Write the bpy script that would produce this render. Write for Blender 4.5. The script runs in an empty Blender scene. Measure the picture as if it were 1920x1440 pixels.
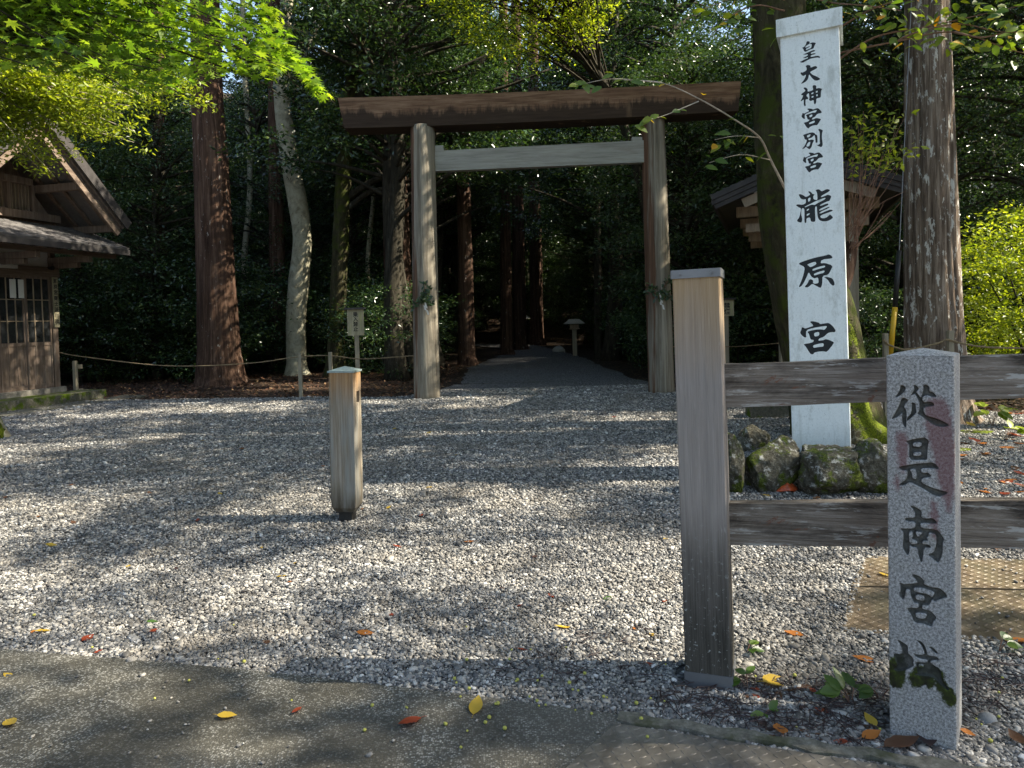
import bpy, bmesh, math, random
import numpy as np
from mathutils import Vector, Matrix

# ------------------------------------------------------------------ camera, sky, sun
SC = bpy.context.scene
COL = SC.collection
F = 25 / 36 * 1920; PITCH = math.radians(1.8); ROLL = .026; SHY = -78; EYE = 1.5
_f = np.array([0, math.cos(PITCH), -math.sin(PITCH)]); _u = np.array([0, math.sin(PITCH), math.cos(PITCH)]); _r = np.array([1., 0, 0])
RT = _r * math.cos(ROLL) - _u * math.sin(ROLL); UP = _u * math.cos(ROLL) + _r * math.sin(ROLL)
CAMP = np.array([0, 0, EYE])
cd = bpy.data.cameras.new('camera'); cd.lens = 25; cd.sensor_width = 36; cd.shift_y = SHY / 1920
cd.clip_start = .05; cd.clip_end = 1000
cam = bpy.data.objects.new('camera', cd); COL.objects.link(cam)
cam.matrix_world = Matrix(((RT[0], UP[0], -_f[0], 0), (RT[1], UP[1], -_f[1], 0), (RT[2], UP[2], -_f[2], EYE), (0, 0, 0, 1)))
SC.camera = cam
SUN_E = math.radians(44); SUN_AZ = math.radians(4)        # the sun stands to the right (+x)
SUN = np.array([math.cos(SUN_E) * math.cos(SUN_AZ), -math.cos(SUN_E) * math.sin(SUN_AZ), math.sin(SUN_E)])
w = bpy.data.worlds.new('World'); SC.world = w; w.use_nodes = True
nt = w.node_tree; sky = nt.nodes.new('ShaderNodeTexSky'); sky.sky_type = 'NISHITA'; sky.sun_disc = False
sky.sun_elevation = SUN_E; sky.sun_rotation = math.radians(90) + SUN_AZ
nt.links.new(sky.outputs[0], nt.nodes['Background'].inputs[0]); nt.nodes['Background'].inputs[1].default_value = .125
sl = bpy.data.lights.new('sun', 'SUN'); sl.energy = 5.0; sl.angle = math.radians(.5); sl.color = (1, .968, .905)
so = bpy.data.objects.new('sun', sl); COL.objects.link(so)
so.rotation_euler = Vector(SUN).to_track_quat('Z', 'Y').to_euler(); so.location = (20, -2, 25)
SC.view_settings.view_transform = 'Standard'; SC.view_settings.look = 'None'; SC.view_settings.gamma = 1
SC.view_settings.exposure = 1.6
SC.view_settings.use_white_balance = True; SC.view_settings.white_balance_temperature = 7350; SC.view_settings.white_balance_tint = 8
SC.cycles.use_denoising = True
SC.cycles.use_adaptive_sampling = True; SC.cycles.adaptive_threshold = .02
SC.cycles.max_bounces = 6; SC.cycles.diffuse_bounces = 3; SC.cycles.glossy_bounces = 2
SC.cycles.transmission_bounces = 3; SC.cycles.transparent_max_bounces = 4
SC.cycles.sample_clamp_indirect = 6
SC.cycles.caustics_reflective = False; SC.cycles.caustics_refractive = False

RS = np.random.RandomState(7); RND = random.Random(7)

# ------------------------------------------------------------------ geometry from the survey of the photograph
def ray(px, py): return RT * (px - 960) / F + UP * (720 + SHY - py) / F + _f
def at(px, py, Y):
    d = ray(px, py); return CAMP + d * (Y / d[1])
def ground(px, py, z=0.):
    d = ray(px, py); return CAMP + d * ((z - EYE) / d[2])
def proj(P):
    P = np.asarray(P, float) - CAMP; z = P @ _f
    return np.stack([960 + F * (P @ RT) / z, 720 + SHY - F * (P @ UP) / z, z], -1)
def pxm(Y): return Y / F            # metres per photograph pixel at depth Y

# ------------------------------------------------------------------ noise
def _hash(i, j, k, s):
    n = (i * 374761393 + j * 668265263 + k * 2147483647 + s * 974711) & 0xffffffff
    n = ((n ^ (n >> 13)) * 1274126177) & 0xffffffff
    return ((n ^ (n >> 16)) & 0xffff) / 65535.
def vnoise(p, s=0):
    p = np.atleast_2d(np.asarray(p, float)); i = np.floor(p).astype(np.int64); f = p - i; f = f * f * (3 - 2 * f)
    out = 0
    for dx in (0, 1):
        for dy in (0, 1):
            for dz in (0, 1):
                wt = (f[:, 0] if dx else 1 - f[:, 0]) * (f[:, 1] if dy else 1 - f[:, 1]) * (f[:, 2] if dz else 1 - f[:, 2])
                out = out + wt * _hash(i[:, 0] + dx, i[:, 1] + dy, i[:, 2] + dz, s)
    return out
def fbm(p, o=3, s=0):
    p = np.atleast_2d(np.asarray(p, float)); v = 0; a = 1; t = 0
    for k in range(o): v = v + a * vnoise(p * 2 ** k + 17.3 * k, s + k); t += a; a *= .5
    return v / t

# ------------------------------------------------------------------ mesh helpers
class MB:
    def __init__(s): s.v = []; s.f = []; s.n = 0
    def add(s, v, f):
        v = np.asarray(v, float).reshape(-1, 3); s.v.append(v); s.f += [tuple(int(i) + s.n for i in q) for q in f]; s.n += len(v); return s
    def box(s, c, d, rz=0, M=None, bev=0):
        x, y, z = [k / 2 for k in d]
        if bev:
            b = bev; V = []
            for sz in (-1, 1):
                V += [(-x + b, -y, 0), (x - b, -y, 0), (x, -y + b, 0), (x, y - b, 0), (x - b, y, 0), (-x + b, y, 0), (-x, y - b, 0), (-x, -y + b, 0)]
            V = np.array(V, float); V[:8, 2] = -z; V[8:, 2] = z
            Fc = [tuple(range(7, -1, -1)), tuple(range(8, 16))] + [(k, (k + 1) % 8, (k + 1) % 8 + 8, k + 8) for k in range(8)]
        else:
            V = np.array([(-x, -y, -z), (x, -y, -z), (x, y, -z), (-x, y, -z), (-x, -y, z), (x, -y, z), (x, y, z), (-x, y, z)])
            Fc = [(3, 2, 1, 0), (4, 5, 6, 7), (0, 1, 5, 4), (1, 2, 6, 5), (2, 3, 7, 6), (3, 0, 4, 7)]
        if M is not None: V = V @ np.asarray(M).T
        if rz: c_, s_ = math.cos(rz), math.sin(rz); V = np.stack([V[:, 0] * c_ - V[:, 1] * s_, V[:, 0] * s_ + V[:, 1] * c_, V[:, 2]], -1)
        return s.add(V + np.asarray(c, float), Fc)
    def hexa(s, a, b):        # two rings of the same length (end profiles), joined
        n = len(a); V = np.vstack([a, b])
        return s.add(V, [tuple(range(n - 1, -1, -1)), tuple(range(n, 2 * n))] + [(k, (k + 1) % n, (k + 1) % n + n, k + n) for k in range(n)])
    def beam(s, p, q, wd, ht, up=(0, 0, 1)):
        p = np.asarray(p, float); q = np.asarray(q, float); d = (q - p) / np.linalg.norm(q - p)
        sd = np.cross(d, up); sd /= np.linalg.norm(sd); u = np.cross(sd, d)
        pr = [(-1, -1), (1, -1), (1, 1), (-1, 1)]
        return s.hexa([p + sd * a * wd / 2 + u * b * ht / 2 for a, b in pr], [q + sd * a * wd / 2 + u * b * ht / 2 for a, b in pr])
    def tube(s, P, R, n=8, cap=True, rough=0, fr=3, seed=0, ridge=0):
        P = np.asarray(P, float); R = np.asarray(R, float); m = len(P)
        T = np.gradient(P, axis=0); T /= np.linalg.norm(T, axis=1)[:, None] + 1e-9
        ref = np.array([0, 1., 0]) if abs(T[0][1]) < .9 else np.array([1., 0, 0])
        A = np.cross(T, ref); A /= np.linalg.norm(A, axis=1)[:, None]; B = np.cross(T, A)
        th = np.arange(n) * 2 * math.pi / n
        ca, sa = np.cos(th), np.sin(th); RR = np.repeat(R[:, None], n, 1)
        if rough:
            L = np.concatenate([[0], np.cumsum(np.linalg.norm(np.diff(P, axis=0), axis=1))])
            q = np.stack([np.tile(ca * fr, (m, 1)), np.tile(sa * fr, (m, 1)), np.tile((L * (.35 if ridge else 2.2))[:, None], (1, n))], -1).reshape(-1, 3)
            v = fbm(q, 3, seed).reshape(m, n)
            if ridge: v = 1 - np.abs(v * 2 - 1) * 1.6
            RR = RR * (1 + rough * (v - .5))
        V = P[:, None, :] + A[:, None, :] * (RR * ca)[..., None] + B[:, None, :] * (RR * sa)[..., None]
        Fc = [(i * n + j, i * n + (j + 1) % n, (i + 1) * n + (j + 1) % n, (i + 1) * n + j) for i in range(m - 1) for j in range(n)]
        if cap: Fc += [tuple(range(n - 1, -1, -1)), tuple((m - 1) * n + j for j in range(n))]
        return s.add(V.reshape(-1, 3), Fc)
    def shift(s, o): s.v = [v - np.asarray(o, float) for v in s.v]; return s

def smoothpath(P, k=6):
    P = np.asarray(P, float); out = []
    Q = np.vstack([2 * P[0] - P[1], P, 2 * P[-1] - P[-2]])
    for i in range(1, len(Q) - 2):
        for t in np.linspace(0, 1, k, endpoint=False):
            a, b, c, d = Q[i - 1], Q[i], Q[i + 1], Q[i + 2]
            out.append(.5 * (2 * b + (c - a) * t + (2 * a - 5 * b + 4 * c - d) * t * t + (3 * b - a - 3 * c + d) * t ** 3))
    out.append(P[-1]); return np.array(out)

def mesh_from(name, mb, mat, smooth=False):
    me = bpy.data.meshes.new(name)
    V = np.vstack(mb.v) if mb.v else np.zeros((0, 3))
    me.from_pydata(V.tolist(), [], mb.f); me.update()
    if mat: me.materials.append(mat)
    if smooth: me.polygons.foreach_set('use_smooth', [True] * len(me.polygons))
    return me
def mesh_np(name, V, loops, starts, mat, smooth=False):
    me = bpy.data.meshes.new(name); V = np.ascontiguousarray(V, np.float32)
    me.vertices.add(len(V)); me.vertices.foreach_set('co', V.ravel())
    me.loops.add(len(loops)); me.loops.foreach_set('vertex_index', np.ascontiguousarray(loops, np.int32))
    me.polygons.add(len(starts)); me.polygons.foreach_set('loop_start', np.ascontiguousarray(starts, np.int32))
    me.update(calc_edges=True); me.validate()
    if mat: me.materials.append(mat)
    if smooth: me.polygons.foreach_set('use_smooth', np.ones(len(me.polygons), bool))
    return me
def tag(o, label=None, cat=None, group=None, kind=None):
    if label: o['label'] = label
    if cat: o['category'] = cat
    if group: o['group'] = group
    if kind: o['kind'] = kind
    return o
def thing(name, label, cat, loc=(0, 0, 0), rz=0, group=None):
    o = bpy.data.objects.new(name, None); COL.objects.link(o); o.location = [float(k) for k in loc]; o.rotation_euler = (0, 0, rz); o.empty_display_size = .2
    return tag(o, label, cat, group)
def link(name, me, parent=None, loc=(0, 0, 0)):
    o = bpy.data.objects.new(name, me); COL.objects.link(o); o.location = [float(k) for k in loc]
    if parent is not None: o.parent = parent
    return o
def part(name, mb, mat, parent, smooth=False, world=True):
    """mesh in world coordinates made a child of an unrotated thing (or local when world=False)"""
    if world:
        r = parent; off = np.array(r.location)
        while r.parent is not None: r = r.parent; off = off + np.array(r.location)
        mb.shift(off)
    return link(name, mesh_from(name, mb, mat, smooth), parent)
def single(name, mb, mat, loc, label, cat, group=None, kind=None, smooth=False):
    mb.shift(loc); o = link(name, mesh_from(name, mb, mat, smooth), None, loc); return tag(o, label, cat, group, kind)

# ------------------------------------------------------------------ materials
class NB:
    def __init__(s, name):
        s.m = bpy.data.materials.new(name); s.m.use_nodes = True; s.t = s.m.node_tree; s.b = s.t.nodes['Principled BSDF']; s.out = s.t.nodes['Material Output']
        s.b.inputs['Roughness'].default_value = .85; s.b.inputs['Specular IOR Level'].default_value = .25
    def n(s, typ, **k):
        nd = s.t.nodes.new(typ)
        for a, v in k.items():
            if a.startswith('i_'):
                key = a[2:]; nd.inputs[int(key) if key.isdigit() else key.replace('_', ' ')].default_value = v
            else: setattr(nd, a, v)
        return nd
    def l(s, a, b): s.t.links.new(a, b)
    def coord(s, scale=(1, 1, 1), kind='Object', loc=(0, 0, 0)):
        c = s.n('ShaderNodeTexCoord'); mp = s.n('ShaderNodeMapping'); mp.inputs['Scale'].default_value = scale; mp.inputs['Location'].default_value = loc
        s.l(c.outputs[kind], mp.inputs[0]); return mp.outputs[0]
    def noise(s, v, scale, det=4, rough=.6, dist=0):
        t = s.n('ShaderNodeTexNoise', i_Scale=scale, i_Detail=det, i_Roughness=rough, i_Distortion=dist); s.l(v, t.inputs['Vector']); return t.outputs['Fac']
    def vor(s, v, scale, feat='F1', out='Color', rnd=1.):
        t = s.n('ShaderNodeTexVoronoi', feature=feat, i_Scale=scale, i_Randomness=rnd); s.l(v, t.inputs['Vector']); return t.outputs[out]
    def ramp(s, fac, stops, interp='LINEAR'):
        r = s.n('ShaderNodeValToRGB'); e = r.color_ramp.elements; r.color_ramp.interpolation = interp
        while len(e) < len(stops): e.new(.5)
        for k, (p, c) in enumerate(stops):
            e[k].position = p; e[k].color = (*c, 1) if not isinstance(c, (int, float)) else (c, c, c, 1)
        s.l(fac, r.inputs[0]); return r.outputs[0]
    def mix(s, fac, a, b, mode='MIX'):
        m = s.n('ShaderNodeMix', data_type='RGBA', blend_type=mode)
        for val, k in ((fac, 0), (a, 6), (b, 7)):
            if isinstance(val, (int, float)): m.inputs[k].default_value = val if k == 0 else (val, val, val, 1)
            elif isinstance(val, tuple): m.inputs[k].default_value = (*val, 1)
            else: s.l(val, m.inputs[k])
        return m.outputs[2]
    def math(s, op, a, b=None):
        m = s.n('ShaderNodeMath', operation=op)
        for k, val in ((0, a), (1, b)):
            if val is None: continue
            if isinstance(val, (int, float)): m.inputs[k].default_value = val
            else: s.l(val, m.inputs[k])
        return m.outputs[0]
    def attr(s, name): return s.n('ShaderNodeAttribute', attribute_name=name).outputs['Fac']
    def sep(s, v):
        x = s.n('ShaderNodeSeparateXYZ'); s.l(v, x.inputs[0]); return x.outputs
    def bump(s, h, st=.5, d=.01):
        b = s.n('ShaderNodeBump', i_Strength=st, i_Distance=d); s.l(h, b.inputs['Height']); s.l(b.outputs[0], s.b.inputs['Normal']); return s
    def col(s, c):
        if isinstance(c, tuple): s.b.inputs['Base Color'].default_value = (*c, 1)
        else: s.l(c, s.b.inputs['Base Color'])
        return s
    def rough(s, v, sp=None):
        s.b.inputs['Roughness'].default_value = v
        if sp is not None: s.b.inputs['Specular IOR Level'].default_value = sp
        return s

def plain(name, c, r=.8, sp=.3, metal=0, var=.25, scale=30):
    k = NB(name); v = k.coord(); nz = k.noise(v, scale)
    k.col(k.ramp(nz, [(.3, tuple(q * (1 - var) for q in c)), (.7, tuple(q * (1 + var) for q in c))])).rough(r, sp); k.b.inputs['Metallic'].default_value = metal
    return k.m
def wood(name, dark, mid, light, axis='z', gs=18, stretch=.06, bumpd=.004, blotch=None, r=.85):
    k = NB(name); sc = [1, 1, 1]; sc['xyz'.index(axis)] = stretch
    v = k.coord(tuple(sc)); g = k.noise(v, gs, 6, .7, .4); g2 = k.noise(v, gs * 4.5, 3, .7)
    gg = k.math('ADD', k.math('MULTIPLY', g, .7), k.math('MULTIPLY', g2, .3))
    c = k.ramp(gg, [(.32, dark), (.5, mid), (.68, light)])
    if blotch:
        b = k.noise(k.coord(tuple(.25 if q != 1 else 1 for q in sc)), blotch[1], 4, .65)
        c = k.mix(k.ramp(b, [(blotch[2], 0), (blotch[2] + .1, blotch[3])]), c, blotch[0])
    k.col(c).rough(r).bump(gg, .6, bumpd); return k.m

M = {}
def gravel_mat(name, scale, dark, spread):
    k = NB(name); v = k.coord()
    vo = k.n('ShaderNodeTexVoronoi', i_Scale=scale); k.l(v, vo.inputs['Vector'])
    ce = k.sep(vo.outputs['Color'])
    c = k.ramp(ce[0], [(0, tuple(q * .35 * dark for q in (1, 1, 1.02))), (.35, tuple(q * .62 * dark for q in (1, 1, 1.04))), (.7, tuple(q * 1.0 * dark for q in (1, .985, .96))), (.93, tuple(q * 1.6 * dark for q in (1, .97, .93))), (1, tuple(q * 2.6 * dark for q in (1, .98, .96)))])
    gap = k.ramp(vo.outputs['Distance'], [(.3, 1), (.62, .22)])
    c = k.mix(1, c, gap, 'MULTIPLY')
    big = k.noise(v, .9, 4, .6); c = k.mix(k.ramp(big, [(.45, 0), (.75, .25)]), c, (.13, .105, .075))
    k.col(c).rough(.8, .3)
    k.bump(k.math('SUBTRACT', 1., vo.outputs['Distance']), 1., .55 / scale); return k.m
M['gravel'] = gravel_mat('gravel', 48, .27, 1)
M['path'] = M['gravel']
def _pebble():
    k = NB('pebble'); oi = k.n('ShaderNodeObjectInfo'); v = k.coord()
    c = k.ramp(oi.outputs['Random'], [(0, (.05, .05, .05)), (.25, (.105, .105, .104)), (.5, (.185, .18, .172)), (.72, (.30, .288, .268)), (.87, (.38, .345, .295)), (.95, (.47, .45, .415)), (1, (.66, .64, .60))])
    ge = k.n('ShaderNodeNewGeometry'); d1 = k.noise(ge.outputs['Position'], 1.1, 5, .65); d2 = k.noise(ge.outputs['Position'], 5, 4, .7); c = k.mix(k.ramp(k.math('ADD', k.math('MULTIPLY', d1, .65), k.math('MULTIPLY', d2, .35)), [(.44, 0), (.66, .62)]), c, (.115, .095, .07))
    k.col(c).rough(.62, .35); return k.m
M['pebble'] = _pebble()
def _litter():
    k = NB('leaf_litter_floor'); v = k.coord((1, 1, 1)); vo = k.n('ShaderNodeTexVoronoi', i_Scale=17); k.l(v, vo.inputs['Vector'])
    ce = k.sep(vo.outputs['Color'])
    c = k.ramp(ce[1], [(0, (.018, .012, .008)), (.45, (.045, .026, .016)), (.75, (.085, .045, .025)), (.95, (.15, .085, .04)), (1, (.24, .17, .09))])
    c = k.mix(k.ramp(vo.outputs['Distance'], [(.35, 0), (.6, .8)]), c, (.01, .008, .006))
    k.col(c).rough(.9).bump(ce[2], .8, .03); return k.m
M['litter'] = _litter()
def _asphalt():
    k = NB('exposed_aggregate'); v = k.coord(); vo = k.n('ShaderNodeTexVoronoi', i_Scale=125); k.l(v, vo.inputs['Vector'])
    ce = k.sep(vo.outputs['Color'])
    st = k.ramp(ce[0], [(0, (.06, .056, .047)), (.42, (.105, .098, .082)), (.58, (.19, .18, .155)), (1, (.40, .385, .345))])
    c = k.mix(k.ramp(vo.outputs['Distance'], [(.36, 0), (.62, .9)]), st, (.06, .056, .044))
    bl = k.noise(v, 1.3, 5, .65, .6); c = k.mix(k.ramp(bl, [(.42, .0), (.58, .72)]), c, (.034, .031, .023)); c = k.mix(k.ramp(k.noise(v, .55, 3, .5), [(.45, 0), (.6, .3)]), c, (.16, .15, .13))
    k.col(c).rough(.75, .35).bump(k.math('SUBTRACT', 1., vo.outputs['Distance']), .8, .004); return k.m
M['asphalt'] = _asphalt()
def _kerb():
    k = NB('kerb_concrete'); v = k.coord(); n = k.noise(v, 30, 6, .75); n2 = k.noise(v, 9, 4)
    c = k.ramp(n, [(.3, (.06, .056, .043)), (.55, (.165, .155, .125)), (.75, (.29, .275, .235))]); c = k.mix(k.ramp(n2, [(.5, 0), (.62, .7)]), c, (.05, .055, .02))
    k.col(c).bump(n, .6, .006); return k.m
M['kerb'] = _kerb()
def _plate(name, a, b, c_, bl):
    k = NB(name); v = k.coord(); n = k.noise(v, 12, 6, .7); n2 = k.noise(v, 3, 4, .6, .5)
    c = k.ramp(n, [(.3, a), (.5, b), (.72, c_)]); c = k.mix(k.ramp(n2, [(.45, 0), (.7, .6)]), c, bl)
    k.col(c).rough(.5, .5).bump(n, .3, .002); k.b.inputs['Metallic'].default_value = .15; return k.m
M['rust_plate'] = _plate('rusted_plate', (.05, .034, .02), (.11, .078, .047), (.21, .165, .11), (.10, .09, .05))
M['dark_plate'] = _plate('dark_tread_plate', (.065, .057, .046), (.135, .12, .10), (.25, .22, .18), (.085, .074, .06))
M['post'] = wood('weathered_post', (.10, .085, .07), (.235, .21, .185), (.37, .34, .31), gs=26, stretch=.03, blotch=((.05, .045, .035), 5, .58, .6))
def _postfront():
    k = NB('weathered_post_wood'); v = k.coord((1, 1, .02)); g = k.noise(v, 100, 8, .78, .9); g2 = k.noise(k.coord((1, 1, .1)), 9, 4, .6)
    c = k.ramp(g, [(.22, (.175, .15, .128)), (.5, (.30, .26, .228)), (.78, (.42, .375, .335))])
    gb_ = k.noise(k.coord((1, 1, .12)), 7, 5, .65, .4); c = k.mix(k.ramp(gb_, [(.42, 0), (.68, .55)]), c, (.20, .185, .165)); c = k.mix(k.ramp(k.noise(k.coord((1, 1, .1)), 11, 3, .6), [(.66, 0), (.70, .8)]), c, (.46, .45, .43))
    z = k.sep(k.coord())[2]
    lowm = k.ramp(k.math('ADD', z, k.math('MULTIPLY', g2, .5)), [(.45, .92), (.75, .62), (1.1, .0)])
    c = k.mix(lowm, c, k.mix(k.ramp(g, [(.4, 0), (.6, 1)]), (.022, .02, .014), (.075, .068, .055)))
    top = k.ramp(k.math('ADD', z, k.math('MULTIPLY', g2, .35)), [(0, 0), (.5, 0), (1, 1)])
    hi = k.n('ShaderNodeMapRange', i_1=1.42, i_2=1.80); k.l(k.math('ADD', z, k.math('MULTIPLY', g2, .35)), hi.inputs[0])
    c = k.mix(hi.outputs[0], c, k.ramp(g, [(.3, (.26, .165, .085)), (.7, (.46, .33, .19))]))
    sp_ = k.noise(k.coord(), 55, 4, .7); lowl = k.n('ShaderNodeMapRange', i_1=.75, i_2=.2); k.l(z, lowl.inputs[0]); c = k.mix(k.math('MULTIPLY', k.ramp(sp_, [(.60, 0), (.64, .85)]), lowl.outputs[0]), c, (.38, .385, .35)); li = k.ramp(k.noise(k.coord((1, 1, .25)), 16, 3, .6), [(.66, 0), (.7, .9)]); c = k.mix(k.math('MULTIPLY', li, .7), c, (.42, .41, .36))
    k.col(c).rough(.85).bump(g, .8, .003); return k.m
M['postfront'] = _postfront()
def _rail():
    k = NB('peeling_rail'); v = k.coord((.05, 1, 1)); g = k.noise(v, 62, 7, .75, .5); g1 = k.noise(k.coord((.04, 1, 1)), 17, 5, .7, .5)
    z = k.sep(k.coord())[2]; bl = k.noise(k.coord((.35, 1, 1)), 5, 6, .75, .4)
    w_ = k.ramp(g, [(.3, (.075, .058, .044)), (.48, (.185, .152, .122)), (.62, (.29, .25, .21)), (.78, (.43, .395, .35))])
    d_ = k.ramp(g, [(.35, (.014, .012, .010)), (.6, (.045, .036, .028)), (.78, (.14, .115, .095))])
    m_ = k.math('ADD', k.math('ADD', bl, k.math('MULTIPLY', z, 1.6)), k.math('MULTIPLY', k.math('SUBTRACT', g1, .5), .9))
    c = k.mix(k.ramp(m_, [(.50, 0), (.72, .95)]), w_, d_)
    pe = k.noise(k.coord((.3, 1, 1)), 8, 6, .78, .5); c = k.mix(k.ramp(pe, [(.60, 0), (.63, .8)]), c, (.17, .075, .045))
    fl_ = k.noise(k.coord((.12, 1, 1)), 30, 5, .75, .3); c = k.mix(k.ramp(fl_, [(.585, 0), (.62, .8)]), c, (.43, .415, .38))
    k.col(c).rough(.85).bump(g, .9, .005); return k.m
M['rail'] = _rail()
def _bollard():
    k = NB('bollard_wood'); g = k.noise(k.coord((1, 1, .035)), 42, 6, .7, .4); g2 = k.noise(k.coord((1, 1, .12)), 10, 4)
    z = k.sep(k.coord())[2]; zz = k.math('ADD', z, k.math('MULTIPLY', g2, .45))
    c = k.ramp(g, [(.3, (.12, .095, .065)), (.5, (.24, .205, .155)), (.7, (.36, .32, .265))])
    c = k.mix(k.ramp(g2, [(.5, 0), (.62, .8)]), c, k.ramp(g, [(.3, (.19, .19, .165)), (.7, (.31, .315, .29))]))
    hi = k.n('ShaderNodeMapRange', i_1=1.1, i_2=1.35); k.l(zz, hi.inputs[0])
    c = k.mix(hi.outputs[0], c, k.ramp(g, [(.3, (.22, .115, .05)), (.7, (.40, .24, .11))]))
    lo = k.n('ShaderNodeMapRange', i_1=.52, i_2=.25); k.l(zz, lo.inputs[0])
    c = k.mix(lo.outputs[0], c, (.045, .035, .022))
    k.col(c).rough(.85).bump(g, .8, .004); return k.m
M['bollard'] = _bollard()
M['copper'] = plain('green_copper', (.25, .31, .29), .6, .4, .2)
M['steel'] = plain('grey_sheet_metal', (.20, .205, .21), .5, .5, .5, .15, 8)
M['iron'] = plain('dark_iron', (.03, .028, .025), .6, .4, .3)
def _pillar():
    k = NB('gate_pillar_wood'); g = k.noise(k.coord((1, 1, .03)), 16, 7, .72, .5); s1 = k.noise(k.coord((1, 1, .05)), 5.5, 4, .6)
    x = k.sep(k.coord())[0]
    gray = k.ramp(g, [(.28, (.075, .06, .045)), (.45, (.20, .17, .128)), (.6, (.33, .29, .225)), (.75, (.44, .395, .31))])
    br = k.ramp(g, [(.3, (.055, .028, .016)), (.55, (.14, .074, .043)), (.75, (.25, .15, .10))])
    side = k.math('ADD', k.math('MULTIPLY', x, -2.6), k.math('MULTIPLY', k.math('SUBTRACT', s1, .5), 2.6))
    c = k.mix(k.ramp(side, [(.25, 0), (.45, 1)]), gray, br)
    k.col(c).rough(.85).bump(g, .9, .012); return k.m
M['pillarwood'] = _pillar()
def _beam():
    k = NB('gate_beam_wood'); g = k.noise(k.coord((.04, 1, 1)), 22, 6, .7, .4); d = k.math('ADD', k.math('MULTIPLY', k.noise(k.coord((1, 1, .16)), 5.2, 6, .75), .75), k.math('MULTIPLY', k.noise(k.coord((1, .2, .2)), .7, 3, .6), .38))
    c = k.ramp(g, [(.3, (.085, .045, .027)), (.5, (.20, .113, .068)), (.72, (.34, .215, .14))])
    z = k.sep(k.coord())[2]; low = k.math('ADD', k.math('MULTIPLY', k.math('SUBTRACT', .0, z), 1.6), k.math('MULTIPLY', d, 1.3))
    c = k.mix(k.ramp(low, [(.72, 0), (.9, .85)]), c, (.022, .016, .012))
    c = k.mix(k.ramp(k.noise(k.coord((1, 1, .1)), 3.1, 4, .6), [(.62, 0), (.68, .5)]), c, (.24, .15, .09))
    k.col(c).rough(.85).bump(g, .7, .008); return k.m
M['beamwood'] = _beam()
M['nuki'] = wood('pale_tie_beam', (.2, .19, .16), (.33, .315, .275), (.43, .41, .36), axis='x', gs=12, stretch=.05, blotch=((.24, .19, .15), 3, .6, .4))
M['housewood'] = wood('aged_house_timber', (.085, .06, .046), (.175, .127, .096), (.29, .225, .18), gs=16, stretch=.06, blotch=((.2, .175, .15), 3, .58, .5))
M['housewoodx'] = wood('aged_house_timber_across', (.08, .056, .042), (.16, .115, .086), (.28, .215, .165), axis='y', gs=16, stretch=.06)
M['lattice'] = wood('pale_lattice_timber', (.15, .11, .075), (.26, .2, .14), (.36, .29, .21), gs=20, stretch=.08)
def _shingle(name, c0, c1, c2):
    k = NB(name); ge = k.n('ShaderNodeNewGeometry'); v = k.coord(); n = k.noise(v, 9, 5, .7); n2 = k.noise(v, 60, 4, .7)
    c = k.ramp(ge.outputs['Random Per Island'], [(0, c0), (.6, c1), (1, c2)]); c = k.mix(k.ramp(n, [(.35, 0), (.75, .6)]), c, c2); c = k.mix(k.ramp(n2, [(.45, 0), (.7, .6)]), c, c0)
    k.col(c).rough(.75, .35).bump(n2, .6, .006); return k.m
M['shingle'] = _shingle('bark_shingles', (.055, .05, .05), (.13, .12, .118), (.24, .225, .215))
M['shingle_dark'] = _shingle('dark_shingles', (.022, .019, .019), (.045, .04, .038), (.085, .08, .075))
M['fascia'] = plain('dark_roof_edge', (.045, .04, .038), .7, .3, 0, .3, 6)
M['plaster'] = plain('white_plaster', (.62, .6, .56), .9, .2, 0, .06, 5)
def _glass():
    k = NB('dark_window_glass'); v = k.coord(); n = k.noise(v, 6); k.col(k.ramp(n, [(.3, (.012, .013, .014)), (.7, (.04, .042, .044))])).rough(.12, .5); return k.m
M['glass'] = _glass()
M['paper'] = plain('white_paper', (.72, .71, .68), .8, .2, 0, .04, 8)
M['ink'] = plain('black_ink', (.012, .012, .012), .7, .3, 0, .1, 8)
M['signboard'] = wood('sign_board', (.19, .165, .1), (.33, .29, .19), (.46, .41, .29), gs=14, stretch=.08, blotch=((.33, .34, .13), 6, .56, .5))
M['signpost'] = wood('sign_post', (.16, .135, .095), (.27, .235, .17), (.37, .33, .25), gs=22, stretch=.05)
M['moss'] = None
def _mossmat(name, rockc, thr, mossc=((.03, .045, .006), (.12, .17, .018), (.24, .32, .03)), scale=7):
    k = NB(name); v = k.coord(); n = k.noise(v, scale, 6, .72); n2 = k.noise(v, 26, 5, .75); n3 = k.noise(v, 90, 3)
    rock = k.ramp(n2, [(.3, rockc[0]), (.52, rockc[1]), (.68, rockc[2])])
    li = k.ramp(k.noise(v, 13, 5, .7), [(.56, 0), (.62, .75)]); rock = k.mix(li, rock, rockc[3])
    ms = k.ramp(n3, [(.3, mossc[0]), (.5, mossc[1]), (.72, mossc[2])])
    c = k.mix(k.ramp(n, [(thr, 0), (thr + .07, 1)]), rock, ms)
    k.col(c).rough(.95, .15).bump(k.math('ADD', n2, k.math('MULTIPLY', n3, .5)), 1., .03); return k.m
M['rock'] = _mossmat('lichen_rock', ((.03, .026, .018), (.10, .093, .07), (.23, .22, .18), (.50, .50, .46)), .50, ((.022, .028, .007), (.075, .098, .016), (.15, .185, .032)), 5)
M['moss'] = _mossmat('bright_moss', ((.04, .035, .02), (.08, .07, .04), (.12, .1, .06), (.2, .2, .15)), .44, ((.035, .045, .006), (.12, .155, .014), (.26, .31, .025)), 3.5)
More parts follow.
